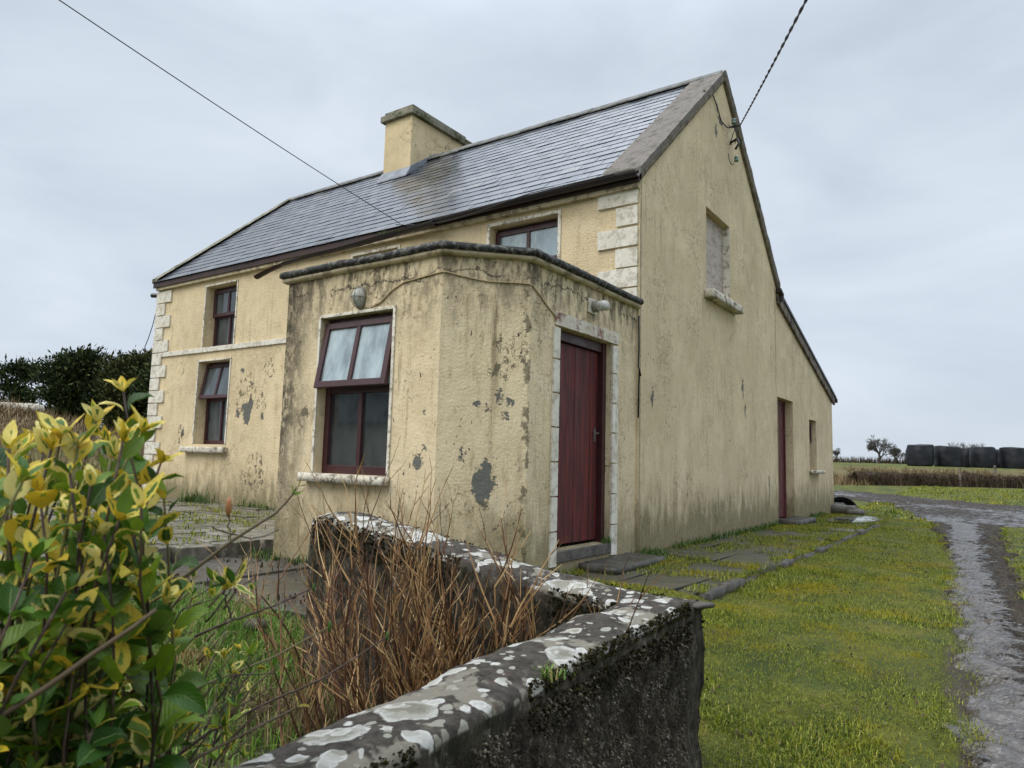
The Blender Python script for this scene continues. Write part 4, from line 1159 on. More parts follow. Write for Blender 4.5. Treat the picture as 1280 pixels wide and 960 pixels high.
def build_fittings(house):
    build_curtain('curtain', -1.95, -1.10, 0.36, 2.95, 3.85, M['curtain'], 'pale net curtain behind the upstairs window above the porch')
    build_curtain('curtain', -1.52, -1.12, -PD + .26, 1.55, 2.2, M['curtain_dim'], 'pale green curtain behind the upper pane of the porch window')
    build_curtain('curtain', -8.05, -7.78, 0.40, 1.2, 2.45, M['curtain'], 'white curtain drawn aside behind the open ground floor window')
    m = MB(); m.lathe([(0.028, 0), (0.030, 0.002), (0.038, 0.10), (0.036, 0.10), (0.027, 0.006)], (-1.19, -PD + .215, 0.875), 'z', 20)
    tag(m.build('cup', M['cup'], smooth=True, keep_origin=False), 'cream plastic cup standing inside the porch window', 'cup')
    # bulkhead lamp on the porch front
    lp = thing('wall_lamp', (-1.50, -PD, 2.375), 'oval caged bulkhead lamp on the porch wall above the window', 'lamp')
    m = MB()
    V = []; F = []

    def dome(cx, cz, a, b, d, y0, nu=20, nv=8):
        base = len(V)
        for j in range(nv + 1):
            ph = PI / 2 * j / nv
            for i in range(nu):
                w = 2 * PI * i / nu
                V.append((cx + a * math.cos(ph) * math.cos(w), y0 - d * math.sin(ph), cz + b * math.cos(ph) * math.sin(w)))
        for j in range(nv):
            for i in range(nu): F.append((base + j * nu + i, base + j * nu + (i + 1) % nu, base + (j + 1) * nu + (i + 1) % nu, base + (j + 1) * nu + i))
    dome(-1.50, 2.375, .052, .088, .075, -PD - .028)
    mesh_obj('lens', V, F, M['lamp_glass'], lp, smooth=True)
    m = MB()
    n = 24
    prof = [(1.0, -.001), (1.12, -.005), (1.14, -.022), (1.04, -.034), (0.95, -.034)]
    for (s, d) in prof:
        for i in range(n):
            w = 2 * PI * i / n
            m.v.append((-1.50 + .055 * s * math.cos(w), -PD + d, 2.375 + .092 * s * math.sin(w)))
    for k in range(len(prof) - 1):
        for i in range(n): m.f.append((k * n + i, k * n + (i + 1) % n, (k + 1) * n + (i + 1) % n, (k + 1) * n + i))
    m.build('base_ring', M['lamp_body'], lp, smooth=True)
    m = MB()
    for off in (-.018, .018):
        pts = []
        for q in range(11):
            w = -PI / 2 + PI * q / 10
            pts.append((-1.50 + off * (0.8 + .2 * math.cos(w)), -PD - .030 - .082 * math.cos(w) * .98, 2.375 + .093 * math.sin(w)))
        m = MB(); m.tube(pts, .0035, 5); m.build('guard_bar', M['lamp_body'], lp)
    pts = []
    for q in range(11):
        w = -PI / 2 + PI * q / 10
        pts.append((-1.50 + .058 * math.sin(w), -PD - .030 - .082 * math.cos(w), 2.375))
    m = MB(); m.tube(pts, .0035, 5); m.build('guard_bar', M['lamp_body'], lp)
    # jam-jar lamp beside the door
    lc = (PX, -1.03, 2.455)
    lp = thing('wall_lamp', lc, 'jutting round lamp on the porch wall above the red door', 'lamp')
    m = MB(F_SIDE); m.box(-1.115, -.96, 2.385, 2.53, 0.001, 0.022); m.build('backplate', M['whitewash'], lp, bevel=0.006)
    m = MB(); m.lathe([(.05, .022), (.055, .03), (.055, .065), (.048, .07)], (PX, -1.03, 2.455), 'x', 18); m.build('lamp_body', M['lamp_body'], lp, smooth=True)
    m = MB(); m.lathe([(.046, .0705), (.050, .085), (.050, .15), (.040, .172), (.015, .18)], (PX, -1.03, 2.455), 'x', 18); m.build('lens', M['lamp_glass'], lp, smooth=True)
    # painted cable along the porch
    d = .008

    def P(a, z): return np.array([a, -PD - d, z])
    k = 2 ** -.5

    def Cq(s, z): return np.array([PX - CH + s * CH + d * k, -PD + s * CH - d * k, z])

    def S(a, z): return np.array([PX + d, a, z])
    pts = [P(-1.46, 2.29), P(-1.38, 2.27), P(-1.25, 2.31), P(-1.12, 2.40), P(-.98, 2.455), P(-.8, 2.47), P(-.62, 2.485), P(-.56, 2.49), Cq(.05, 2.49), Cq(.25, 2.46), Cq(.5, 2.435), Cq(.8, 2.44), Cq(.97, 2.44), S(-2.08, 2.43), S(-1.95, 2.36), S(-1.8, 2.28), S(-1.62, 2.20), S(-1.45, 2.215), S(-1.3, 2.24), S(-1.15, 2.33), S(-1.08, 2.40)]
    m = MB(); m.tube(pts, .006, 6)
    tag(m.build('cable', M['cable_paint'], smooth=True, keep_origin=False), 'thin painted over cable looping across the porch wall between its two lamps', 'cable')
    # cable tail at the porch and gable corner
    m = MB(); pts = [(0.012, -.035, 2.55), (0.014, -.03, 2.2), (0.016, -.05, 2.0), (0.03, -.02, 1.9), (0.016, -.02, 1.96), (0.014, -.03, 1.8), (0.012, -.035, 1.45)]
    m.tube(pts, .009, 6)
    tag(m.build('cable', M['cable'], smooth=True, keep_origin=False), 'dark cable tail hanging in the corner between porch and gable wall', 'cable')
    # gable service bracket
    br = thing('service_bracket', (0, 2.95, 5.75), 'black service bracket with insulators high on the gable', 'bracket')
    m = MB(); m.tube([(0.0, 3.16, 6.03), (0.10, 3.14, 6.02), (0.17, 3.12, 6.0)], .014, 6); m.build('arm', M['cable'], br, smooth=True); m = MB(); m.tube([(0, 3.2, 5.80), (0.11, 3.16, 5.82), (0.16, 3.10, 5.72), (0.12, 3.06, 5.62)], .02, 6)
    m.build('arm', M['cable'], br, smooth=True)
    for (y, z) in ((3.14, 6.09), (3.26, 5.55)):
        m = MB(); m.lathe([(.01, 0), (.032, .004), (.036, .03), (.022, .045), (.034, .06), (.026, .085), (.008, .09)], (0.07, y, z - .04), 'z', 14); m.build('insulator', M['insulator'], br, smooth=True)
    m = MB(); m.tube([(.014, 2.0, 6.06), (.02, 2.3, 6.20), (.02, 2.5, 6.10), (.02, 2.72, 5.93), (.03, 2.95, 5.93), (.10, 3.12, 5.98)], .009, 6); m.build('lead_wire', M['cable'], br, smooth=True)
    m = MB(); m.tube([(.10, 3.12, 5.98), (.09, 3.02, 5.82), (.05, 3.0, 5.68), (.06, 3.1, 5.72)], .007, 5); m.build('lead_wire', M['cable'], br, smooth=True)
    m = MB(); m.tube([(.10, 3.14, 6.0), (.11, 3.16, 5.85), (.07, 3.18, 5.76)], .007, 5); m.build('lead_wire', M['cable'], br, smooth=True)
    m = MB(); m.tube([(.03, 3.0, 5.55), (.04, 3.02, 5.44), (.04, 3.12, 5.42), (.05, 3.22, 5.47)], .006, 5); m.build('lead_wire', M['cable'], br, smooth=True)
    # twisted overhead pair leaving the gable towards the road
    A = np.array([0.17, 3.12, 6.0]); B = np.array([2.123, -1.97, 4.268]) ; far = A + (px(1000, 0, 5.2) - A) * 3.2
    m = MB()
    for s in (0, 1):
        pts = []
        for q in range(241):
            tt = q / 240
            p = A + (far - A) * tt
            p[2] -= 0.30 * 4 * tt * (1 - tt) * 0.35
            ph = q * 0.95 + s * PI
            pts.append(p + 0.007 * np.array([math.cos(ph) * .9, math.cos(ph) * .35, math.sin(ph)]))
        m.tube(pts, .0065, 5)
    tag(m.build('overhead_cable', M['cable'], smooth=True, keep_origin=False), 'thick twisted black cable rising from the gable bracket across the sky', 'cable')
    # single line to the eaves
    A = np.array([-3.5, -0.15, 4.16]); far = px(95, 0, 6.2); far2 = A + (far - A) * 2.2
    pts = []
    for q in range(61):
        tt = q / 60
        p = A + (far2 - A) * tt
        p[2] -= 0.10 * 4 * tt * (1 - tt)
        pts.append(p)
    m = MB(); m.tube(pts, .0055, 5)
    tag(m.build('overhead_cable', M['cable'], smooth=True, keep_origin=False), 'single thin overhead wire crossing the sky to the front eaves', 'cable')
    # cable slung along the eaves
    pts = []
    for q in range(31):
        tt = q / 30
        pts.append(np.array([-3.5 + 3.3 * tt, -0.235, 4.13 - 0.10 * math.sin(PI * min(1, tt * 1.5)) * (1 if tt < .66 else 1) * (1 - tt) * 1.6 - .01]))
    m = MB(); m.tube(pts, .006, 5)
    tag(m.build('cable', M['cable'], smooth=True, keep_origin=False), 'slack black cable slung below the front gutter above the porch', 'cable')
    # sagging length of gutter
    bg = thing('broken_gutter', (-4.4, -0.22, 3.9), 'snapped dark gutter sagging from the eaves beside the porch roof', 'gutter')
    P = [np.array(p) for p in ((-2.82, -0.19, 4.06), (-3.4, -0.24, 4.02), (-4.2, -0.30, 3.955), (-5.1, -0.36, 3.905), (-5.72, -0.40, 3.86))]

    def chan(P, tw, r, nm, parent, mat):
        m = MB(); n = 9
        for k, p in enumerate(P):
            for lay in (0, 1):
                rr = r - .006 * lay
                qs = range(n) if lay == 0 else range(n - 1, -1, -1)
                for q in qs:
                    w = PI + PI * q / (n - 1) + tw[k]
                    m.v.append((p[0], p[1] + rr * math.cos(w), p[2] + rr * math.sin(w)))
        N = 2 * n
        for k in range(len(P) - 1):
            for q in range(N): m.f.append((k * N + q, k * N + (q + 1) % N, (k + 1) * N + (q + 1) % N, (k + 1) * N + q))
        m.f.append(tuple(range(N))); m.f.append(tuple((len(P) - 1) * N + q for q in range(N))[::-1])
        return m.build(nm, mat, parent)
    chan(P, [0.0, .15, .3, .5, .6], .062, 'channel', bg, M['gutter'])
    Q = [P[-1] + np.array([0.0, 0, 0.0]), P[-1] + np.array([-.22, -.05, -.07]), P[-1] + np.array([-.44, -.10, -.16])]
    chan(Q, [.6, .5, .4], .066, 'bent_end', bg, M['fascia'])
    grass_tuft_obj('moss_tuft', [(-3.75 + .04 * k, -0.27, 4.0 - .002 * k) for k in range(10)], 90, .05, .09, M['weed'], 'green moss tuft growing in the sagging gutter', 'moss')
    # left gable bits
    m = MB(); m.tube([(-L - .03, 0.03, 3.92), (-L - .20, -.03, 3.93)], .045, 8)
    tag(m.build('pipe_stub', M['gutter'], keep_origin=False), 'short dark pipe stub poking from the far left corner below the eaves', 'pipe')
    m = MB(); m.tube([(-L - .06, 0, 3.6), (-L - .10, -.02, 3.35), (-L - .2, -.03, 3.1), (-L - .3, -.03, 2.95), (-L - .31, -.03, 2.78)], .008, 5)
    tag(m.build('cable', M['cable'], keep_origin=False), 'thin loose wire dangling from the far left corner of the house', 'cable')


# ------------------------------------------------------------------ vegetation meshes
def blades(n, xs, ys, zs, length, width, lean=0.5, seg=1, seed=1):
    """n separate blades; arrays xs, ys, zs roots"""
    r = np.random.default_rng(seed)
    n = len(xs)
    ang = r.random(n) * 2 * PI
    ln = length * (0.5 + r.random(n)); wd = width * (0.6 + 0.8 * r.random(n))
    lr = lean * r.random(n) ** 0.7
    dx, dy = np.cos(ang), np.sin(ang)
    wx, wy = -dy, dx
    root = np.stack([xs, ys, zs], 1)
    wv = np.stack([wx * wd / 2, wy * wd / 2, np.zeros(n)], 1)
    hor = np.sin(lr * PI / 2) ; ver = np.cos(lr * PI / 2)
    tip = root + np.stack([dx * ln * hor, dy * ln * hor, ln * ver], 1)
    if seg == 1:
        V = np.stack([root - wv, root + wv, tip], 1).reshape(-1, 3)
        F = np.arange(3 * n).reshape(n, 3)
        return V, [F]
    midp = root + np.stack([dx * ln * hor * .32, dy * ln * hor * .32, ln * (ver * .55 + .08)], 1)
    V = np.stack([root - wv, root + wv, midp + wv * .75, midp - wv * .75, tip], 1).reshape(-1, 3)
    b = (np.arange(n) * 5)[:, None]
    F4 = b + np.array([[0, 1, 2, 3]]); F3 = b + np.array([[3, 2, 4]])
    return V, [F4, F3]


def grass_tuft_obj(name, pts, n, length, spread, mat, label, cat, kind=None, width=.006):
    r = np.random.default_rng(abs(hash(label)) % 1000 if False else len(label) * 7 + n)
    pts = np.array(pts, float)
    i = r.integers(0, len(pts), n)
    p = pts[i] + np.stack([r.normal(0, spread / 3, n), r.normal(0, spread / 3, n), np.zeros(n)], 1)
    V, F = blades(n, p[:, 0], p[:, 1], p[:, 2], length, width, 0.75, 2, n)
    o = mesh_obj(name, V, F, mat, None, keep_origin=False)
    return tag(o, label, cat, None, kind)


def build_ground():
    def axis(lo, hi, f0, f1, st, grow=1.13, far=600):
        a = list(np.arange(f0, f1 + 1e-6, st))
        s = st
        while a[-1] < hi: s *= grow; a.append(a[-1] + s)
        s = st; b = []
        c = f0
        while c > lo: s *= grow; c -= s; b.append(c)
        return np.array(b[::-1] + a)
    xs = axis(-700, 700, -3.2, 5.5, 0.06, 1.075); ys = axis(-300, 900, -8.0, 13.0, 0.06, 1.07)
    X, Y = np.meshgrid(xs, ys, indexing='ij')
    Z = g(X, Y)
    md = mud(X, Y)
    Z = Z - sm((md + .12) / .2) * .035
    # keep sheet below the slabs, terrace and floor of the house
    hs = (X > -10.6) & (X < 1.22) & (Y > -1.6) & (Y < 10.4)
    Z = np.where(hs, np.minimum(Z, -0.05), Z)
    pt = (X > -13) & (X < 0.15) & (Y > -4.1) & (Y < 0.1)
    Z = np.where(pt, np.minimum(Z, -0.05), Z)
    n, k = X.shape
    V = np.stack([X, Y, Z], -1).reshape(-1, 3)
    I = np.arange(n * k).reshape(n, k)
    F = np.stack([I[:-1, :-1], I[1:, :-1], I[1:, 1:], I[:-1, 1:]], -1).reshape(-1, 4)
    mudA = sm((md + .16 + (fbm(X, Y, 2.5, 3, 7) - .5) * .3) / .30)
    soil_g = np.where((X < 2.0) & (Y < -4.0) & (Y > -9) & (X > -6), 0.62, 0)
    hedgeS = -0.577 * (X + 1.1) + 0.817 * (Y - 27.6)
    dry = np.exp(-(((X + 23.5) / 5.2) ** 2 + ((Y - 0.6) / 8.0) ** 2)) * 1.2
    dry = np.clip(dry, 0, 1) + 0.75 * sm((hedgeS + .5) / 1.0) * sm((5.5 - hedgeS) / 2.5) * (Y > 20)
    o = mesh_obj('ground', V, F, M['ground'], None, smooth=True, attrs={'mud': np.maximum(mudA, soil_g).ravel(), 'dry': np.clip(dry, 0, 1).ravel()})
    tag(o, kind='structure')
    # muddy lane and yard: a sheet that dives under the turf along a ragged edge
    def sheet(name, xs, ys):
        X, Y = np.meshgrid(xs, ys, indexing='ij')
        md = mud(X, Y) + (fbm(X, Y, 3.0, 4, 5) - .5) * .34 + (fbm(X, Y, 14, 3, 9) - .5) * .10
        md = md + (fbm(X, Y, .6, 3, 2) - .5) * .8 * sm((Y - 9) / 4)
        Zg = g(X, Y)
        edge = sm((md + .10) / .14)
        # tread ridges left by tyres across the rut
        rut = sm((2.2 - np.abs(Y + 0.5) / 6))
        tread = np.sin((Y * 46 + 3.0 * np.abs((X - (2.98 - .06 * (Y + 4))) * 6)) + 3 * fbm(X, Y, 3, 2)) * .016 * (fbm(X, Y, 2.0, 3, 11))
        rough_ = (fbm(X, Y, 9, 5, 3) - .5) * .06 + (fbm(X, Y, 1.3, 3, 8) - .5) * .05
        prof = -0.018 * np.exp(-((X - (3.02 - .05 * (Y + 4))) / .16) ** 2)
        Z = Zg + rough_ + tread * sm((10 - Y) / 4) + prof * sm((9 - Y) / 3) - (1 - edge) * .14 + .012
        n, k = X.shape
        V = np.stack([X, Y, Z], -1).reshape(-1, 3)
        I = np.arange(n * k).reshape(n, k)
        keep = (md > -.16)
        kq = keep[:-1, :-1] | keep[1:, :-1] | keep[1:, 1:] | keep[:-1, 1:]
        F = np.stack([I[:-1, :-1], I[1:, :-1], I[1:, 1:], I[:-1, 1:]], -1)[kq]
        used = np.unique(F); mp = -np.ones(n * k, int); mp[used] = np.arange(len(used))
        low = np.where(Y < 9.9, 0.08 + 0.78 * np.exp(-((X - (3.10 - .045 * (Y + 4))) / .27) ** 2), 0.40 + .7 * (fbm(X * .35 + Y * .2, Y * 1.1 + X * .5, 1.0, 3, 4) - .4)) - np.clip(rough_ * 9, -.3, .4)
        return mesh_obj(name, V[used], mp[F], M['mud'], None, smooth=True, attrs={'wet': np.clip(low, 0, 1).ravel()[used]})
    o = sheet('track', np.arange(1.4, 3.9, .022), np.arange(-8.5, 9.9, .022)); tag(o, kind='structure')
    o = sheet('yard', np.arange(-15, 19, .07), np.arange(9.86, 26.5, .07)); tag(o, kind='structure')

    # slab path along the gable
    def slabfield(name, x0, x1, y0, y1, sx, sy, ztop, mat, th=.08, jit=.012, gap=.012, brk=None, seed=1, warp=0):
        rnd = random.Random(seed); m = MB()
        y = y0; r = 0
        while y < y1 - .05:
            h = sy * (1 + rnd.uniform(-.18, .18)); yb = min(y + h, y1)
            x = x0 - (sx * .5 if r % 2 else 0)
            while x < x1 - .03:
                w = sx * (1 + rnd.uniform(-.22, .22)); xa = max(x, x0); xb = min(x + w, x1)
                if xb - xa > .08 and not (brk and rnd.random() < brk):
                    dz = rnd.gauss(0, jit * .5); t1 = rnd.gauss(0, jit * .5); t2 = rnd.gauss(0, jit * .5)
                    pts = []
                    for (a, s1) in ((xa + gap / 2, -1), (xb - gap / 2, 1)):
                        for (b, s2) in ((y + gap / 2, -1), (yb - gap / 2, 1)):
                            aa = a + rnd.gauss(0, warp); bb = b + rnd.gauss(0, warp)
                            zt = ztop + dz + t1 * s1 + t2 * s2
                            pts += [(aa, bb, ztop - th), (aa, bb, zt)]
                    m.hexa(pts)
                x += w
            y = yb; r += 1
        o = m.build(name, mat, None, bevel=0.008)
        return tag(o, kind='structure')
    slabfield('slab_path', 0.02, 1.22, -1.62, 9.4, .62, .95, 0.0, M['slab'], seed=4, warp=.014, gap=.008)
    slabfield('front_path', -2.78, 0.05, -4.02, -2.64, 1.1, 1.4, 0.0, M['path'], seed=9, jit=.008)
    slabfield('terrace', -11.5, -2.80, -4.6, -0.03, .95, .42, 0.125, M['terrace'], th=.17, seed=11, jit=.011, gap=.02, warp=.02)
    slabfield('side_step', -2.78, -2.56, -2.62, -0.03, .3, .8, 0.0, M['path'], seed=13)
    # edging stones of the slab path
    rnd = random.Random(21)
    y = -1.6; first = None; k = 0
    while y < 7.2:
        ln = rnd.uniform(.42, .72)
        o = rough_block(lambda a, b, c: (a, b, c), 1.225, 1.30 + rnd.uniform(-.02, .03), y, y + ln - .03, -.13, 0.0 + rnd.uniform(-.03, .02), 'edging_stone', M['edging'], None, .012, .05)
        tag(o, 'dark mossy edging stone between the slab path and the lawn', 'stone', 'edging stones along the slab path')
        y += ln + (rnd.uniform(.0, .25) if rnd.random() < .3 else 0); k += 1
    # wet puddle slab
    V = []; n = 40
    for q in range(n):
        w = 2 * PI * q / n
        r = 1 + .35 * (float(vn(math.cos(w) * 1.5 + 5, math.sin(w) * 1.5 + 5)) - .5)
        V.append((0.78 + .36 * r * math.cos(w), 8.0 + 1.15 * r * math.sin(w), 0.026))
    o = mesh_obj('puddle', V, [tuple(range(n))], M['water']); tag(o, kind='structure')


def build_grass():
    def scatter(name, x0, x1, y0, y1, n, fn, length, width, lean, mat, seg, seed, zoff=0.0):
        r = np.random.default_rng(seed)
        x = x0 + (x1 - x0) * r.random(n); y = y0 + (y1 - y0) * r.random(n)
        p = fn(x, y)
        k = r.random(n) < p
        x, y = x[k], y[k]
        return x, y
    parts = []

    def lawnp(x, y):
        md = mud(x, y) + (fbm(x, y, 3, 3, 4) - .5) * .35
        p = sm((-md + .16) / .30) * (.30 + .70 * fbm(x, y, 1.8, 3, 6)) * (1 - .75 * sm((fbm(x, y, 2.6, 4, 33) - .56) / .07))
        wallm = (x > 1.92) & (x < 2.24) & (y < -4.2)
        slabm = (x < 1.27) & (y > -1.65) & (y < 9.4)
        gard = (x < 2.0) & (y < -4.25)
        front = (x < 0.1) & (y > -4.1)
        ok = ~(wallm | slabm | gard | front)
        return np.where(ok, p, 0)
    allV = []; allF3 = []; allF4 = []; off = 0
    for (x0, x1, y0, y1, n, ln, wd, seg, sd) in ((1.2, 3.2, -4.8, -1.5, 190000, .034, .0046, 2, 1), (0.1, 1.2, -4.1, -1.5, 12000, .034, .006, 2, 7), (1.2, 3.1, -1.5, 3.0, 150000, .038, .0070, 1, 2), (3.1, 6.0, -4.0, 3.0, 60000, .045, .009, 1, 8), (0.9, 3.2, 3.0, 10.0, 110000, .045, .011, 1, 3), (3.0, 10, 3.0, 12.0, 50000, .05, .016, 1, 9), (-8, 14, 10.0, 27.5, 150000, .075, .035, 1, 4)):
        x, y = scatter('', x0, x1, y0, y1, n, lawnp, 0, 0, 0, None, 0, sd)
        big = .62 + .50 * sm((fbm(x, y, 1.3, 3, 14) - .45) / .25)
        z = g(x, y) - .004
        V, F = blades(len(x), x, y, z, ln, wd, 1.0, seg, sd)
        # vary tuft heights
        k = 5 if seg == 2 else 3
        root = np.repeat(np.stack([x, y, z], 1), k, 0)
        V = root + (V - root) * np.repeat(big, k)[:, None]
        allV.append(V)
        for f in F:
            (allF4 if f.shape[1] == 4 else allF3).append(f + off)
        off += len(V)
    o = mesh_obj('lawn_grass', np.concatenate(allV), [np.concatenate(allF4), np.concatenate(allF3)], M['turf'], None)
    tag(o, 'short mossy yellow green grass of the lawn', 'grass', None, 'stuff')

    r = np.random.default_rng(93)
    n = 3600
    x = 1.25 + 2.0 * r.random(n); y = -4.6 + 10 * r.random(n)
    k = (r.random(n) < lawnp(x, y) + .25) & (fbm(x, y, 2.2, 3, 5) > .42) & (x < 3.1) & ~((x < 2.3) & (y < -4.2)); x, y = x[k], y[k]
    V, F = blades(len(x), x, y, g(x, y) + .014, .026, .010, 1.35, 2, 94)
    V[:, 2] = np.minimum(V[:, 2], g(V[:, 0], V[:, 1]) + .026)
    o = mesh_obj('lawn_litter', V, F, M['hedge'], None); tag(o, 'brown dead leaf scraps scattered over the lawn', 'litter', None, 'stuff')
    # grass and weeds between and over slabs
    r = np.random.default_rng(31)
    n = 60000
    x = 0.0 + 1.3 * r.random(n); y = -1.6 + 11.0 * r.random(n)
    nz = fbm(x, y, 2.4, 4, 21)
    edge = np.maximum(sm((.20 - x) / .16), sm((x - 1.08) / .18))
    p = sm((nz - .46) / .10) * .6 + edge * .60 * sm((nz - .32) / .2) + sm((nz - .36) / .10) * .6 * sm((y - 2) / 2)
    stepm = (x < .36) & (y > -1.25) & (y < -.25)
    k = (r.random(n) < p) & ~stepm
    x, y = x[k], y[k]
    V, F = blades(len(x), x, y, np.full(len(x), -.002), .042, .006, .95, 2, 5)
    o = mesh_obj('path_weeds', V, F, M['turf'], None); tag(o, 'grass and moss creeping over the slab path', 'grass', None, 'stuff')
    # tall weeds along the gable foot
    n = 1500
    y = .2 + 8.8 * r.random(n); x = np.abs(r.normal(0.03, .05, n)) + .01
    k = (fbm(x * 0, y, 1.7, 3, 3) > .47) & ~((y > 5.6) & (y < 6.9))
    x, y = x[k], y[k]
    V, F = blades(len(x), x, y, np.full(len(x), .0), .085, .013, .8, 2, 6)
    o = mesh_obj('wall_weeds', V, F, M['weed'], None); tag(o, 'green weeds along the foot of the gable wall', 'weeds', None, 'stuff')
    # garden grass
    n = 110000
    x = -3.5 + 5.5 * r.random(n); y = -7.2 + 3.2 * r.random(n)
    nz = fbm(x, y, 1.6, 4, 41)
    wallm = ((x > 1.92) & (x < 2.32)) | ((y > -4.51) & (x > .12))
    p = np.where(~wallm & ((y < -4.06) | (x < -2.8)), .25 + .75 * sm((nz - .38) / .14), 0)
    p = np.where((x < -2.75) & (y > -4.7), 0, p)
    k = r.random(n) < p; x, y = x[k], y[k]
    V, F = blades(len(x), x, y, g(x, y) - .01, .125, .0058, .85, 2, 8)
    o = mesh_obj('garden_grass', V, F, M['rough_grass'], None); tag(o, 'long rough grass in the walled front garden', 'grass', None, 'stuff')
    # flat debris on the front path and terrace edge
    n = 1500
    x = -2.7 + 2.75 * r.random(n); y = -4.0 + 1.35 * r.random(n)
    k = (fbm(x, y, 3.2, 4, 51) > .56) | ((y < -3.85) & (r.random(n) < .6)) | ((x < -2.62) & (r.random(n) < .5))
    x, y = x[k], y[k]
    V, F = blades(len(x), x, y, np.full(len(x), .006), .045, .014, 1.25, 2, 9)
    V[:, 2] = np.maximum(V[:, 2], .006)
    o = mesh_obj('leaf_litter', V, F, M['hedge'], None); tag(o, 'dead leaves and twigs strewn on the wet front path', 'litter', None, 'stuff')
    r = np.random.default_rng(57)
    n = 16000
    x = -10.5 + 7.6 * r.random(n); y = -4.4 + 4.3 * r.random(n)
    k = r.random(n) < sm((fbm(x * .6, y * 1.6, 1.7, 4, 61) - .50) / .10) * .8 + sm((y + .35) / .3) * .5
    x, y = x[k], y[k]
    V, F = blades(len(x), x, y, np.full(len(x), .118), .05, .012, 1.0, 2, 58)
    o = mesh_obj('terrace_weeds', V, F, M['turf'], None); tag(o, 'moss and weeds spreading between the terrace flagstones', 'weeds', None, 'stuff')
    # weeds at the terrace and house foot
    grass_tuft_obj('weed_clump', [(-8.05, -.14, .12), (-8.2, -.18, .12), (-7.9, -.16, .12), (-7.6, -.2, .12)], 220, .20, .22, M['weed'], 'tall green weed clump at the house foot under the left windows', 'weed', None, .012)
    grass_tuft_obj('weed_clump', [(-6.3, -.15, .12), (-6.0, -.2, .12), (-5.6, -.12, .12), (-6.6, -.1, .12)], 160, .12, .25, M['weed'], 'low weed clump on the terrace close to the porch', 'weed', None, .012)
    grass_tuft_obj('weed_clump', [(-2.52, -2.78, .0), (-2.3, -2.8, .0), (-2.0, -2.76, 0), (-2.7, -2.6, 0)], 200, .07, .16, M['weed'], 'small weed clump at the left foot of the porch', 'weed', None, .010)
    grass_tuft_obj('weed_clump', [(.0, -.66, .19), (-.06, -.64, .19), (-.03, -.72, .19)], 70, .06, .05, M['weed'], 'small weed clump on the threshold of the red door', 'weed', None, .008)
    grass_tuft_obj('weed_clump', [(.06, .12, .0), (.12, -.05, .0), (.10, .3, 0), (.2, .0, 0)], 260, .09, .16, M['weed'], 'green weed clump at the corner between step and gable', 'weed', None, .012)
    grass_tuft_obj('grass_tuft', [(2.19, -5.32, .41)], 80, .025, .06, M['rough_grass'], 'tiny grass tuft growing on the wall coping', 'grass tuft', None, .004)


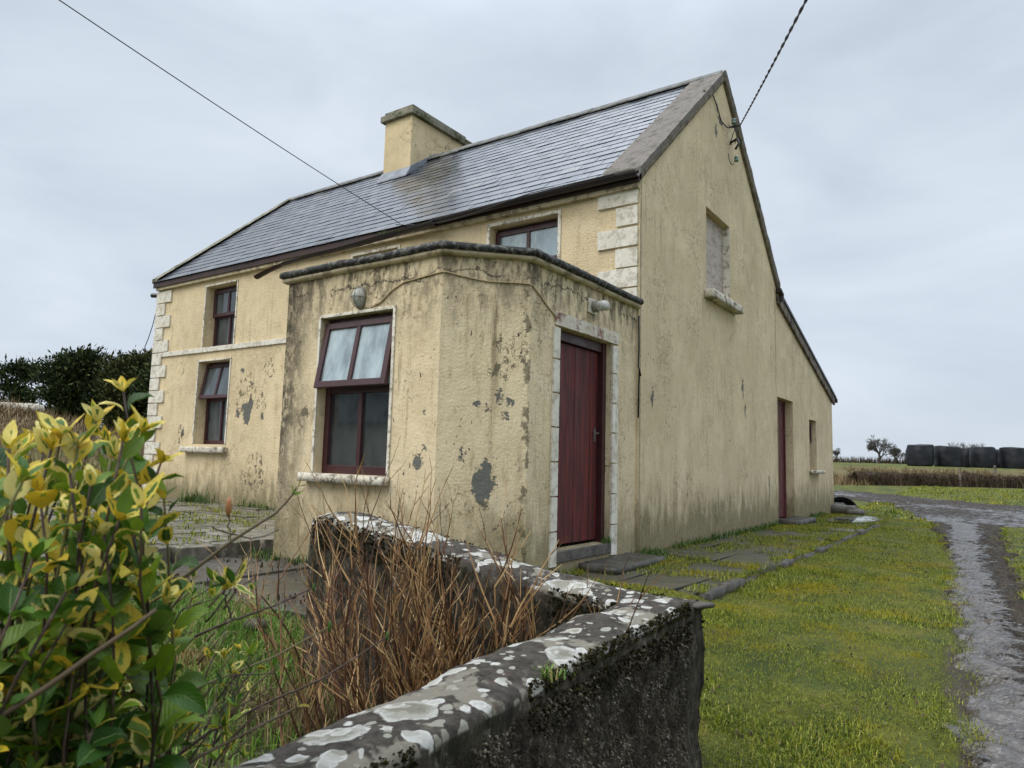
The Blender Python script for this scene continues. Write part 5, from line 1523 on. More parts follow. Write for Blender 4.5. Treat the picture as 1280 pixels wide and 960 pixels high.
def build_boundary_wall():
    root = thing('boundary_wall', (2.075, -4.36, -0.25), 'dark mossy concrete garden wall with white lichen on its top', 'wall')
    # centre line
    cl = [(2.145, -8.6), (2.145, -4.25), (-0.10, -4.235)]
    seg = []
    step = .014
    n1 = int(4.24 / step)
    HT = .130
    for i in range(n1 + 1):
        y = -8.6 + 4.24 * i / n1
        seg.append(((2.075, y), 0))
    n2 = int(1.935 / step)
    for i in range(1, n2 + 1): seg.append(((2.075 - 1.935 * i / n2, -4.36 + .015 * i / n2), 1))
    P = np.array([s[0] for s in seg])
    # outer side normal: +x for the near arm, +y for the far arm, mitred at the corner
    N = np.zeros_like(P)
    for i in range(len(P)):
        a = 1.0 if seg[i][1] == 0 else 0.0
        N[i] = (a, 1 - a)
    N[n1] = (1, 1)
    arc = np.concatenate([[0], np.cumsum(np.hypot(*np.diff(P, axis=0).T))])
    s_c = arc[n1]
    top = np.where(arc < s_c, .375 + .070 * sm((arc - (s_c - 2.2)) / 2.2), 0)
    xb = P[:, 0]
    top = np.where(arc >= s_c, np.interp(xb, [.1, .34, .74, 1.15, 1.59, 1.89, 2.075], [.640, .655, .600, .540, .480, .450, .445]), top)
    # profile: offsets o (outer positive), t in [0,1] height param
    prof = []
    zb = -.75
    nh = 62
    for j in range(nh): prof.append((1.0, j / nh, 0))
    for (o, dz, tp) in ((1.0, -.028, .3), (.985, -.012, .75), (.94, -.002, 1), (.85, .003, 1), (.72, .006, 1), (.55, .009, 1), (.35, .011, 1), (.15, .012, 1), (-.05, .011, 1), (-.25, .009, 1), (-.45, .005, 1), (-.65, .0, 1), (-.80, -.005, 1), (-.92, -.012, .95), (-.98, -.026, .6), (-1, -.045, .25)): prof.append((o, None, (dz, tp)))
    for j in range(nh - 1, -1, -1): prof.append((-1.0, j / nh, 0))
    m = len(prof)
    V = np.zeros((len(P), m, 3)); T = np.zeros((len(P), m)); NN = np.zeros((len(P), m, 3))
    for i in range(len(P)):
        # round off the free end
        e = (arc[-1] - arc[i]) / .10
        sc = math.sqrt(max(0.0, 1 - (1 - min(1, e)) ** 2)) if e < 1 else 1.0
        sc = max(sc, .02)
        drop = .05 * (1 - sc)
        for j, (o, h, tp) in enumerate(prof):
            tz = top[i] - drop
            if h is None: z = tz + tp[0]; T[i, j] = tp[1]
            else: z = zb + (tz - .045 - zb) * h
            V[i, j] = (P[i, 0] + N[i, 0] * o * HT * sc, P[i, 1] + N[i, 1] * o * HT * sc, z)
            if h is None: NN[i, j] = (0, 0, 1) if abs(o) < .9 else (N[i, 0] * o * .7, N[i, 1] * o * .7, .7)
            else: NN[i, j] = (N[i, 0] * np.sign(o), N[i, 1] * np.sign(o), 0)
    Vf = V.reshape(-1, 3)
    Tf = T.ravel()
    d = (fbm3(Vf, 5, 3) - .5) * .035 + (fbm3(Vf * np.array([1, 1, .6]), 32, 4) - .5) * .030 * (1 - .72 * Tf)
    d += (fbm3(Vf, 90, 2) - .5) * .008 * (1 - .5 * Tf)
    Vf = Vf + NN.reshape(-1, 3) * d[:, None]
    I = np.arange(len(P) * m).reshape(len(P), m)
    F = np.stack([I[:-1, :-1], I[:-1, 1:], I[1:, 1:], I[1:, :-1]], -1).reshape(-1, 4)
    mesh_obj('masonry', Vf, F, M['bwall'], root, smooth=True, attrs={'top': Tf})
    # rough flakes hanging on the near outer face and end, moss cushions at the coping edge
    r = np.random.default_rng(77)
    n = 46000
    ii = r.integers(int((s_c - 2.6) / step), n1 + 10, n)
    jj = r.integers(12, nh, n)
    keep = np.ones(n, bool)
    base = Vf.reshape(len(P), m, 3)[ii, jj]
    nrm = NN[ii, jj]
    nrm = nrm / (np.linalg.norm(nrm, axis=1, keepdims=True) + 1e-9)
    L_ = .004 + .012 * r.random(n) ** 3
    tang = np.cross(nrm, np.array([0, 0, 1.0]))
    wd = .0015 + .0040 * r.random(n)
    jit = r.normal(0, .006, (n, 3))
    root_p = base + jit + nrm * .001
    lean = (.15 + .6 * r.random(n))
    tip = root_p + nrm * (L_ * lean)[:, None] + np.array([0, 0, -1.0]) * (L_ * (.4 + .6 * r.random(n)))[:, None] + tang * (r.normal(0, .4, n) * L_)[:, None]
    A = root_p - tang * wd[:, None]; B = root_p + tang * wd[:, None]
    midp = (root_p + tip) / 2 + nrm * (L_ * .25)[:, None]
    Vc = np.stack([A, midp - tang * (wd * .8)[:, None], tip, midp + tang * (wd * .8)[:, None], B], 1).reshape(-1, 3)
    b = (np.arange(n) * 5)[:, None]
    mesh_obj('crust', Vc, [b + np.array([[0, 1, 2, 3, 4]])], M['moss_chip'], root)['kind'] = 'stuff'
    # cushions
    n = 15000
    ii = r.integers(int((s_c - 2.8) / step), len(P) - 6, n)
    side = r.random(n) < .72
    far = ii > n1
    side = np.where(far, r.random(n) < .25, side)
    jt = np.where(side, nh + r.integers(-4, 3, n), nh + 16 + r.integers(-3, 5, n))
    base = Vf.reshape(len(P), m, 3)[ii, np.clip(jt, 0, m - 1)]
    gate = fbm(arc[ii], jt * .0 + side * 7.0, 2.3, 3, 3) > .44
    base = base[gate]; n = len(base)
    rr = .0025 + .006 * r.random(n) ** 2
    base = base + r.normal(0, .004, (n, 3))
    oct_ = np.array([(1, 0, 0), (-.5, .87, 0), (-.5, -.87, 0), (0, 0, 1.1), (.5, .3, .75), (-.4, .4, .7)], float)
    # each cushion: a few tiny upright leaflets
    Vc = []; k = 6
    dirs = r.normal(0, 1, (n, k, 3)); dirs[..., 2] = np.abs(dirs[..., 2]) * .9
    dirs /= np.linalg.norm(dirs, axis=2, keepdims=True)
    tips = base[:, None] + dirs * rr[:, None, None] * 1.5
    sd = np.cross(dirs, r.normal(0, 1, (n, k, 3))); sd /= np.linalg.norm(sd, axis=2, keepdims=True)
    Vc = np.stack([base[:, None] - sd * rr[:, None, None] * .7, base[:, None] + sd * rr[:, None, None] * .7, tips], 2).reshape(-1, 3)
    mesh_obj('moss', Vc, [np.arange(len(Vc)).reshape(-1, 3)], M['moss_green'], root)['kind'] = 'stuff'
    # loose slate lying at the outer corner
    o = rough_block(lambda a, b, c: (2.20 + .9 * a + .35 * b, -4.27 + .9 * b - .3 * a, .425 + c + .05 * a), -.08, .05, -.05, .05, 0, .018, 'loose_slate', M['edging'], None, .004, .03)
    tag(o, 'flat dark slate jutting from the wall corner above the grass', 'slate')


def rot_about(v, ax, a):
    return v * math.cos(a) + np.cross(ax, v) * math.sin(a) + ax * (ax @ v) * (1 - math.cos(a))


def build_bare_shrub():
    rnd = random.Random(5)
    m = MB(); m2 = MB()

    def stem(p, d, ln, r0, level):
        pts = [np.array(p)]; n = max(3, int(ln / .06)); dd = np.array(d, float); dd /= np.linalg.norm(dd)
        for k in range(n):
            dd = dd + np.array([rnd.gauss(0, .07), rnd.gauss(0, .07), rnd.gauss(.035, .05)]); dd /= np.linalg.norm(dd)
            pts.append(pts[-1] + dd * ln / n)
        (m if level == 0 else m2).tube(pts, [r0 * (1 - .62 * k / n) for k in range(n + 1)], 4 if level else 5, cap=False)
        if level < 2:
            nb = rnd.randint(4, 8) if level == 0 else rnd.randint(0, 3)
            for _ in range(nb):
                k = rnd.randint(max(1, n // 3), n)
                ax = np.array([rnd.gauss(0, 1), rnd.gauss(0, 1), rnd.gauss(0, .3)]); ax /= np.linalg.norm(ax)
                nd = rot_about(dd, ax, rnd.uniform(.25, .75)); nd[2] = abs(nd[2]) * .8 + .2
                stem(pts[k], nd, ln * rnd.uniform(.22, .5), r0 * .55, level + 1)
    for i in range(105):
        s = rnd.random()
        bx = .90 + .84 * s + rnd.gauss(0, .06); by = -4.86 + .26 * s + rnd.gauss(0, .09)
        if by > -4.53: by = -4.54 - rnd.random() * .1
        if bx > 1.9: bx = 1.85
        bz = gz(bx, by) - .02
        ln = rnd.uniform(.46, 1.02) * (1.0 - .50 * abs(s - .45))
        lean = np.array([(s - .50) * 1.15 + rnd.gauss(0, .18), rnd.gauss(0, .15), 1.0])
        stem((bx, by, bz), lean, ln, rnd.uniform(.0040, .0080), 0)
    # one long branch leaning out to the left and one to the right
    for (p, d, ln, r) in (((.78, -4.78, gz(.62, -4.78)), (-.60, .05, .72), .85, .0105), ((.80, -4.74, gz(.62, -4.78)), (-.40, .1, .85), .72, .008), ((.82, -4.7, -.2), (-.75, .25, .55), .6, .008), ((1.75, -4.55, -.15), (.55, .0, .9), .60, .008), ((1.2, -4.65, -.15), (.08, 0, 1), .70, .009)):
        stem(p, d, ln, r, 0)
        stem(p, (d[0] + .1, d[1] - .1, d[2]), ln * .8, r * .7, 0)
    root = thing('bare_shrub', (1.1, -4.65, gz(1.1, -4.65)), 'leafless brown twiggy shrub in the corner of the garden wall', 'shrub')
    m.build('stems', M['wood'], root); m2.build('twigs', M['twig'], root)
    # dead grass caught among its stems
    r = np.random.default_rng(8)
    n = 2400
    s = r.random(n)
    x = .35 + 1.55 * s + r.normal(0, .08, n); y = -4.86 + .30 * s + r.normal(0, .10, n)
    k = (y < -4.52) & (x < 1.90); x, y = x[k], y[k]
    V, F = blades(len(x), x, y, g(x, y) - .01, .17, .0042, .7, 2, 12)
    o = mesh_obj('dead_grass', V, F, M['dead'], None); tag(o, 'dry straw coloured grass among the bare shrub stems', 'dead grass', None, 'stuff')


def leaf_geo(ns=6, nw=4):
    vs = np.linspace(0, 1, ns + 1); us = np.linspace(-1, 1, nw + 1)
    return vs, us


def build_euonymus():
    rnd = random.Random(12)
    r = np.random.default_rng(12)
    root = thing('euonymus_shrub', tuple(np.array([1.35, -6.35, gz(1.35, -6.35)])), 'variegated green and yellow euonymus bush filling the left foreground', 'shrub')
    tubes = MB(); buds = MB()
    LV = []; LF = []; LUV = []; LVAR = []
    vs, us = leaf_geo()

    def leaf(p, d, nrm, ln, wr, var, curl):
        d = d / np.linalg.norm(d); nrm = nrm - d * (nrm @ d); nrm /= np.linalg.norm(nrm) + 1e-9
        sd = np.cross(d, nrm)
        base = len(LV)
        fold = rnd.uniform(.05, .55); tw = rnd.gauss(0, .45); bend = curl
        w0 = ln * wr
        wav = rnd.uniform(0, 6)
        for v in vs:
            ang = bend * v
            c = p + d * (ln * (v if abs(bend) < 1e-3 else math.sin(ang) / bend)) - nrm * (ln * (0 if abs(bend) < 1e-3 else (1 - math.cos(ang)) / bend))
            nn = nrm * math.cos(ang) + d * math.sin(ang)
            w = w0 * (math.sin(PI * min(1, v ** .85)) ** .75) * (1 if v < .98 else .0) + (.0015 if v < .02 else 0)
            s0, n0 = sd, nn
            sdv = s0 * math.cos(tw * v) + n0 * math.sin(tw * v); nn = n0 * math.cos(tw * v) - s0 * math.sin(tw * v)
            for u in us:
                LV.append(c + sdv * (w * u * math.cos(fold)) + nn * (abs(u) * w * math.sin(fold) + .12 * w * math.sin(3.2 * v * 3 + wav + u * 1.3)))
                LUV.append(((u + 1) / 2, v)); LVAR.append(var)
        k = len(us)
        for i in range(len(vs) - 1):
            for j in range(k - 1):
                a = base + i * k + j
                LF.append((a, a + 1, a + k + 1, a + k))

    def bush_stem(base, tip, r0, n_nodes, l0, yellow_tip=.5, leafy=.3, sag=.10, fresh=False):
        base = np.array(base); tip = np.array(tip)
        c1 = base + (tip - base) * .5 + np.array([rnd.gauss(0, .13), rnd.gauss(0, .13), rnd.gauss(sag, .06)])
        pts = []
        N = 14
        for k in range(N + 1):
            t = k / N
            pts.append((1 - t) ** 2 * base + 2 * t * (1 - t) * c1 + t * t * tip + np.array([rnd.gauss(0, .003)] * 3))
        tubes.tube(pts, [r0 * (1 - .65 * k / N) + .0008 for k in range(N + 1)], 6)
        ph = rnd.random() * 6
        for q in range(n_nodes):
            t = leafy + (1 - leafy) * (q + .5) / n_nodes
            f = t * N; k = min(N - 1, int(f)); p = pts[k] + (pts[k + 1] - pts[k]) * (f - k)
            ax = pts[min(N, k + 1)] - pts[k]; ax /= np.linalg.norm(ax)
            ph += 1.57 + rnd.gauss(0, .2)
            e = np.cross(ax, (.3, .5, .8)); e /= np.linalg.norm(e)
            for s in (0, PI):
                if rnd.random() < .10: continue
                out = rot_about(e, ax, ph + s)
                near_tip = (q / n_nodes) ** 2
                d = out * (1.0 - .45 * near_tip) + ax * (.45 + .7 * near_tip) + np.array([0, 0, .12])
                nrm = ax * (1.0 - .3 * near_tip) - out * .55 + np.array([rnd.gauss(0, .5), rnd.gauss(0, .5), .5 + rnd.gauss(0, .5)])
                ln = l0 * rnd.choice((rnd.uniform(.45, .8), rnd.uniform(.8, 1.2), rnd.uniform(.9, 1.3))) * (1 - .45 * near_tip)
                x = rnd.random()
                var = 1.6 if x < .80 - .55 * yellow_tip * (q / n_nodes) else (rnd.uniform(.42, .85) if x < .97 - .30 * yellow_tip * (q / n_nodes) else rnd.uniform(.0, .3))
                leaf(p + out * .004, d, nrm, ln, rnd.uniform(.24, .40), var, rnd.choice((rnd.uniform(-.5, .3), rnd.uniform(.2, 1.0), rnd.uniform(.8, 1.6))))
        # tip rosette
        ax = pts[-1] - pts[-2]; ax /= np.linalg.norm(ax)
        e = np.cross(ax, (.3, .5, .8)); e /= np.linalg.norm(e)
        nt = rnd.randint(3, 6)
        for q in range(nt):
            out = rot_about(e, ax, q * 2.4)
            leaf(pts[-1], out * rnd.uniform(.4, .9) + ax * .8, ax * .6 - out * .5, l0 * rnd.uniform(.4, .68), rnd.uniform(.17, .25), (rnd.uniform(.05, .55) if rnd.random() < yellow_tip + .15 else 1.4), rnd.uniform(-.3, .7))
        return pts
    # main leafy body: the tips fill the outline of the bush
    outline = [(-20, 560), (30, 545), (70, 535), (105, 520), (150, 500), (178, 560), (192, 600), (200, 660), (205, 720), (200, 790), (215, 850), (235, 905), (250, 960)]
    tips = []
    for i in range(120):
        v = rnd.uniform(525, 985)
        xr = np.interp(v, [500, 560, 600, 660, 720, 790, 850, 960], [138, 168, 178, 172, 150, 118, 112, 118])
        xl = -70
        u = xr - (xr - xl) * rnd.random() ** 1.25
        vt = np.interp(u, [o[0] for o in outline[:5]], [o[1] for o in outline[:5]]) if u < 150 else 0
        if v < vt + 12: v = vt + 12 + rnd.random() * 30
        d = rnd.uniform(.80, 1.45)
        tips.append((u, v, d))
    tips += [(150, 492, 1.05), (118, 528, 1.1), (60, 548, 1.15), (170, 545, 1.0), (192, 585, .98), (200, 628, 1.0), (30, 560, 1.1), (5, 565, .95), (95, 560, .95), (135, 575, .92), (40, 700, .8), (150, 650, .85), (110, 610, .85), (60, 610, .9)]
    for (u, v, d) in tips:
        tip = px(u, v, d)
        # roots stand in the bed left of the wall
        base = np.array([min(1.93, tip[0] + rnd.gauss(-.02, .10)), tip[1] + rnd.gauss(0.0, .12), 0])
        base[2] = gz(base[0], base[1])
        # start leaves within the top 32 cm or so
        hgt = max(.2, tip[2] - base[2])
        lf = max(.12, 1 - .58 / hgt)
        bush_stem(base, tip, rnd.uniform(.0020, .0036), rnd.randint(10, 15), rnd.uniform(.054, .080), yellow_tip=(.95 if v < 590 else (.5 if v < 680 else .10)), leafy=lf, sag=.0)
    # long sparse twigs reaching to the right
    def long_twig(pp, r0, r1, leaves=(), bud=None):
        pts = [px(*q) for q in pp]
        P = []
        for a, b in zip(pts[:-1], pts[1:]):
            for k in range(5): P.append(a + (b - a) * k / 5 + np.array([rnd.gauss(0, .0012)] * 3))
        P.append(pts[-1])
        tubes.tube(P, [r0 + (r1 - r0) * k / (len(P) - 1) for k in range(len(P))], 7)
        ax = P[-1] - P[-3]; ax /= np.linalg.norm(ax)
        return P, ax
    long_twig([(-20, 905, 1.0), (60, 855, 1.03), (140, 798, 1.06), (215, 733, 1.1), (290, 676, 1.14), (345, 641, 1.17), (368, 616, 1.19)], .0042, .0020)
    long_twig([(262, 660, 1.13), (300, 672, 1.16), (326, 672, 1.18), (348, 662, 1.2)], .0012, .0008)
    long_twig([(287, 678, 1.14), (288, 660, 1.14), (286, 640, 1.14)], .0012, .0012)
    long_twig([(-30, 915, .78), (60, 858, .80), (120, 815, .82), (165, 785, .84), (195, 762, .86)], .0040, .0026)
    long_twig([(150, 880, 1.1), (205, 825, 1.12), (245, 795, 1.14), (290, 776, 1.16), (340, 758, 1.2), (392, 735, 1.24)], .0034, .0012)
    long_twig([(289, 776, 1.16), (281, 750, 1.16), (279, 738, 1.16)], .0016, .0014)
    long_twig([(120, 925, 1.1), (200, 880, 1.14), (270, 850, 1.2), (345, 820, 1.26), (414, 782, 1.3)], .0030, .0013)
    long_twig([(200, 960, 1.2), (262, 915, 1.24), (330, 880, 1.28), (400, 850, 1.32), (440, 825, 1.36), (485, 795, 1.4)], .0030, .0013)
    long_twig([(190, 985, 1.0), (250, 945, 1.02), (310, 915, 1.06), (372, 884, 1.1)], .0030, .0016)
    long_twig([(225, 990, 1.2), (240, 890, 1.22), (262, 830, 1.25), (285, 790, 1.28)], .0030, .0012)
    long_twig([(205, 990, 1.15), (215, 880, 1.2), (220, 800, 1.22), (236, 760, 1.25)], .0034, .0012)
    long_twig([(252, 990, 1.3), (275, 900, 1.32), (300, 845, 1.35), (318, 812, 1.38)], .0024, .001)
    for _ in range(60):
        u0 = rnd.uniform(130, 300); v0 = rnd.uniform(760, 960); d0 = rnd.uniform(1.05, 1.4)
        k = rnd.uniform(.5, 1.0)
        long_twig([(u0, v0, d0), (u0 + 25 * k + rnd.gauss(0, 8), v0 - 40 * k, d0 + .02), (u0 + 60 * k + rnd.gauss(0, 15), v0 - 75 * k + rnd.gauss(0, 14), d0 + .05)], .0020, .0008)

    def rosette(u, v, d, n, l0, up=(0, 0, 1), var=(.1, .6), wid=(.16, .24)):
        p = px(u, v, d); ax = np.array(up, float) + np.array([rnd.gauss(0, .15)] * 3); ax /= np.linalg.norm(ax)
        e = np.cross(ax, (.3, .5, .8)); e /= np.linalg.norm(e)
        for q in range(n):
            out = rot_about(e, ax, q * 2.4)
            leaf(p, out * rnd.uniform(.3, .9) + ax * .7, ax * .6 - out * .5, l0 * rnd.uniform(.7, 1.15), rnd.uniform(*wid), rnd.uniform(*var), rnd.uniform(-.4, .6))
    for _ in range(46):
        rosette(rnd.uniform(165, 320), rnd.uniform(720, 955), rnd.uniform(1.02, 1.35), rnd.randint(2, 5), rnd.uniform(.018, .034), (rnd.gauss(0, .4), rnd.gauss(0, .4), 1), (.3, 1.6))
    rosette(279, 738, 1.16, 6, .036, (.4, .3, 1)); rosette(290, 730, 1.16, 3, .05, (.9, .6, .5), (.3, .6))
    rosette(205, 755, .95, 6, .042, (.3, .3, 1)); rosette(176, 752, .92, 4, .05, (-.2, .1, 1), (.3, .6))
    rosette(365, 618, 1.19, 5, .022, (.9, .6, .9), (1.2, 1.5), (.12, .18)); rosette(372, 608, 1.19, 3, .018, (.9, .6, .9), (.2, 1.0))
    rosette(280, 822, 1.25, 5, .022); rosette(218, 800, 1.2, 5, .03); rosette(300, 812, 1.3, 4, .02)
    rosette(372, 884, 1.1, 2, .022, (.5, .3, .8), (.0, .2)); rosette(205, 940, 1.0, 5, .05, (.2, .2, 1), (.5, 1.4)); rosette(228, 905, 1.1, 5, .04, (.2, .2, 1), (.4, 1.4))
    # pink bud and smaller end buds
    for (u, v, d, s) in ((286, 633, 1.14, .011), (412, 783, 1.3, .008), (484, 795, 1.4, .007), (392, 734, 1.24, .005)):
        p = px(u, v, d)
        buds = MB(); buds.lathe([(.001, -s * 1.5), (s * .35, -s * .9), (s * .50, -.1 * s), (s * .38, s * .7), (s * .10, s * 1.45)], p, 'z', 10)
        buds.build('bud', M['bud'] if s > .01 else M['weed'], root, smooth=True)
    tubes.build('branches', M['stem'], root, smooth=True)
    mesh_obj('foliage', np.array(LV), LF, M['leaf'], root, smooth=True, uv=np.array(LUV), attrs={'varieg': np.array(LVAR)})


# ------------------------------------------------------------------ background
def spray_tree(name, base, h, crown_r, crown_base, label, mat, n_br, sprays, seed, shape='round', spray_len=.5, spray_w=.09, group=None):
    rnd = random.Random(seed); r = np.random.default_rng(seed)
    root = thing(name, base, label, 'tree', group)
    tr = MB()
    base = np.array(base, float)
    lean = np.array([rnd.gauss(0, .02), rnd.gauss(0, .02), 0])
    tp = [base + np.array([0, 0, -.3]) + (np.array([0, 0, h * .96]) + lean * h) * k / 8 for k in range(9)]
    tr.tube(tp, [.030 * h * (1 - .9 * k / 8) + .01 for k in range(9)], 8)
    P0 = []; P1 = []
    for i in range(n_br):
        t = crown_base + (1 - crown_base) * ((i + rnd.random()) / n_br)
        p = base + np.array([0, 0, h * t * .97]) + lean * h * t
        if shape == 'cone': rad = crown_r * (1.05 - .9 * ((t - crown_base) / (1 - crown_base)) ** 1.1) * rnd.uniform(.65, 1.1)
        elif shape == 'open': rad = crown_r * (1.0 - .65 * ((t - crown_base) / (1 - crown_base)) ** 1.6) * rnd.uniform(.45, 1.15)
        else: rad = crown_r * math.sqrt(max(.05, 1 - (2 * (t - crown_base) / (1 - crown_base) * .93 - .86) ** 2 * .85)) * rnd.uniform(.7, 1.08)
        w = rnd.random() * 2 * PI
        d = np.array([math.cos(w), math.sin(w), rnd.uniform(.12, .6) if shape != 'open' else rnd.uniform(.05, .75)])
        q = p + d * rad
        mid = (p + q) / 2 + np.array([0, 0, rnd.uniform(-.06, .14) * rad])
        tr.tube([p, mid, q], [.006 * h * (1 - t * .6), .004 * h * (1 - t * .5), .004], 5, cap=False)
        ns = int(sprays / n_br * rnd.uniform(.5, 1.5))
        s = rnd.random
        tt = r.random(ns) ** .6
        pts = np.where(tt[:, None] < .5, p + (mid - p) * (tt * 2)[:, None], mid + (q - mid) * ((tt - .5) * 2)[:, None])
        cl = .16 * crown_r + .12 * rad
        pts = pts + r.normal(0, 1, (ns, 3)) * np.array([cl, cl, cl * .62]) * (.25 + .6 * tt)[:, None]
        out = pts - (base + np.array([0, 0, h * t * .9]))
        out /= np.linalg.norm(out, axis=1, keepdims=True) + 1e-6
        dirs = out * .7 + r.normal(0, .5, (ns, 3)) + np.array([0, 0, .45 if shape != 'open' else .2])
        dirs /= np.linalg.norm(dirs, axis=1, keepdims=True)
        P0.append(pts); P1.append(dirs)
    P0 = np.concatenate(P0); D_ = np.concatenate(P1); n = len(P0)
    ln = spray_len * (.4 + .9 * r.random(n)); sd = np.cross(D_, r.normal(0, 1, (n, 3))); sd /= np.linalg.norm(sd, axis=1, keepdims=True) + 1e-9
    wd = spray_w * (.5 + r.random(n))
    tip = P0 + D_ * ln[:, None]
    mid = P0 + D_ * (ln * .45)[:, None]
    V = np.stack([P0, mid + sd * wd[:, None], tip, mid - sd * wd[:, None]], 1).reshape(-1, 3)
    F = np.arange(4 * n).reshape(n, 4)
    tr.build('trunk', M['bark'], root)
    mesh_obj('crown', V, [F], mat, root)
    return root


def bare_tree(name, base, h, label, seed, group=None, spread=.62, depth=5, r0=.035):
    rnd = random.Random(seed); m = MB(); t = MB()

    def grow(p, d, ln, r, lv):
        q = p + d * ln
        midp = (p + q) / 2 + np.array([rnd.gauss(0, .05 * ln) for _ in range(3)])
        (t if lv == depth else m).tube([p, midp, q], [r, r * .85, r * .7], 6 if lv > depth - 2 else 3, cap=False)
        if lv == 0: return
        for _ in range(rnd.choice((2, 3, 3, 4)) if lv < depth else 5):
            ax = np.array([rnd.gauss(0, 1) for _ in range(3)]); ax /= np.linalg.norm(ax)
            nd = rot_about(d, ax, rnd.uniform(.3, .95)); nd[2] += .08; nd /= np.linalg.norm(nd)
            grow(p + d * ln * rnd.uniform(.6, 1.0), nd, ln * rnd.uniform(.66, .92), max(r * .60, .016), lv - 1)
    root = thing(name, base, label, 'tree', group)
    grow(np.array(base, float) + np.array([0, 0, -.15]), np.array([rnd.gauss(0, .04), rnd.gauss(0, .04), 1.0]), h * .20, r0 * h, depth)
    t.build('trunk', M['bark'], root); m.build('crown', M['bare'], root)
    return root


def at_ground(u, v_ignored, t):
    p = px(u, 560, t)
    return (p[0], p[1], gz(p[0], p[1]))


def build_background():
    # evergreens left of the house
    spray_tree('conifer_tree', at_ground(8, 0, 44), 5.2, 1.9, .10, 'open branched dark conifer at the left edge of the photo', M['conifer'], 34, 4600, 1, 'open', .42, .05)
    spray_tree('evergreen_tree', at_ground(84, 0, 43), 5.6, 2.0, .06, 'round dense dark evergreen tree between the open conifer and the olive green tree', M['conifer'], 60, 22000, 2, 'round', .30, .055)
    spray_tree('evergreen_tree', at_ground(166, 0, 40), 5.2, 1.95, .04, 'broad olive green evergreen tree touching the left corner of the house', M['evergreen'], 64, 24000, 3, 'round', .30, .05)
    spray_tree('evergreen_tree', at_ground(212, 0, 38), 4.6, 1.6, .05, 'dark evergreen tree mostly hidden behind the left corner of the house', M['conifer'], 50, 14000, 5, 'round', .3, .05)
    # rough bank with a pale slab on top
    n = 22000
    r = np.random.default_rng(61)
    x = -23.5 + r.normal(0, 4.2, n); y = .6 + r.normal(0, 5.5, n)
    V, F = blades(n, x, y, g(x, y) - .03, .42, .03, .7, 1, 62)
    o = mesh_obj('bank_bracken', V, F, M['dead'], None); tag(o, 'dead brown growth covering the earth bank left of the house', 'dead growth', None, 'stuff')
    p = px(28, 512, 23); z = gz(p[0], p[1])
    o = rough_block(lambda a, b, c: (p[0] + .52 * a * 1 + .8 * b, p[1] + .8 * a - .5 * b, z + c), -.75, .55, -.7, .2, .02, .30, 'concrete_slab', M['sill'], None, .03, .12)
    tag(o, 'pale flat slab lying on top of the brown bank', 'slab')
    # silage bales
    rb = random.Random(4)
    gs = 'black wrapped bales in a row on the rise'
    spec = [(1150, 38.0, .66, 'black wrapped bale at the left end of the row of bales'), (1184, 38.3, .66, 'second black wrapped bale from the left end of the row'), (1208, 40.2, .66, 'black wrapped bale set back in the middle of the row of bales'), (1229, 38.4, .64, 'black wrapped bale right of the one that is set back'), (1247, 40.4, .66, 'set back black bale just left of the bale at the edge of the photo'), (1268, 38.2, .68, 'black wrapped bale at the right edge of the photo')]
    for (u, d, rad, lb) in spec:
        p = px(u, 570, d)
        z = gz(p[0], p[1])
        V = []; n = 40
        prof = []
        H = rb.uniform(1.06, 1.20)
        for k in range(15):
            t = k / 14
            rr = rad * (1 - .06 * abs(2 * t - 1) ** 3)
            prof.append((rr, H * t))
        prof = [(rad * .45, -.0), (rad * .86, -.01)] + prof + [(rad * .94, H + .035), (rad * .80, H + .06), (rad * .45, H + .075), (.02, H + .07)]
        for (rr, h) in prof:
            for q in range(n):
                w = 2 * PI * q / n
                V.append((p[0] + rr * math.cos(w), p[1] + rr * math.sin(w), z + h))
        V = np.array(V)
        V[:, :2] += ((fbm3(V * np.array([1, 1, .45]), 2.6, 3) - .5) * .20)[:, None] * (V[:, :2] - p[:2]) / rad
        V[:, 2] += (fbm3(V + 5, 1.7, 2) - .5) * .16
        F = []
        for k in range(len(prof) - 1):
            for q in range(n): F.append((k * n + q, k * n + (q + 1) % n, (k + 1) * n + (q + 1) % n, (k + 1) * n + q))
        F.append(tuple((len(prof) - 1) * n + q for q in range(n)))
        o = mesh_obj('silage_bale', V, F, M['wrap'], None, smooth=True, keep_origin=False)
        tag(o, lb, 'bale', gs)
    # dead brown hedge along the yard
    r = np.random.default_rng(71)
    n = 32000
    s = r.random(n) * 22 - 1.5; dpt = r.normal(0, .20, n)
    x = -1.1 + .817 * s - .577 * dpt; y = 27.6 + .577 * s + .817 * dpt
    hz = g(x, y)
    V, F = blades(n, x, y, hz - .05, .50 , .022, .5, 2, 72)
    o = mesh_obj('hedge_growth', V, F, M['hedge'], None)
    root = thing('hedge', (7, 33, gz(7, 33)), 'low brown winter hedge below the black bales', 'hedge')
    o.name = 'foliage'; o.parent = root
    o.location = -root.location
    m = MB()
    n1 = 44
    ring = []
    for k in range(n1 + 1):
        s = -1.3 + 21.6 * k / n1
        for (dd, hh) in ((-.40, -.1), (-.36, .25), (-.22, .46), (.0, .50), (.2, .45), (.34, .2), (.4, -.1)):
            x = -1.1 + .817 * s - .577 * dd; y = 27.6 + .577 * s + .817 * dd
            m.v.append((x, y, gz(-1.1 + .817 * s, 27.6 + .577 * s) + hh + (float(vn(s * 1.7, dd * 9 + 5)) - .5) * .26))
    for k in range(n1):
        for j in range(6): m.f.append((k * 7 + j, k * 7 + j + 1, (k + 1) * 7 + j + 1, (k + 1) * 7 + j))
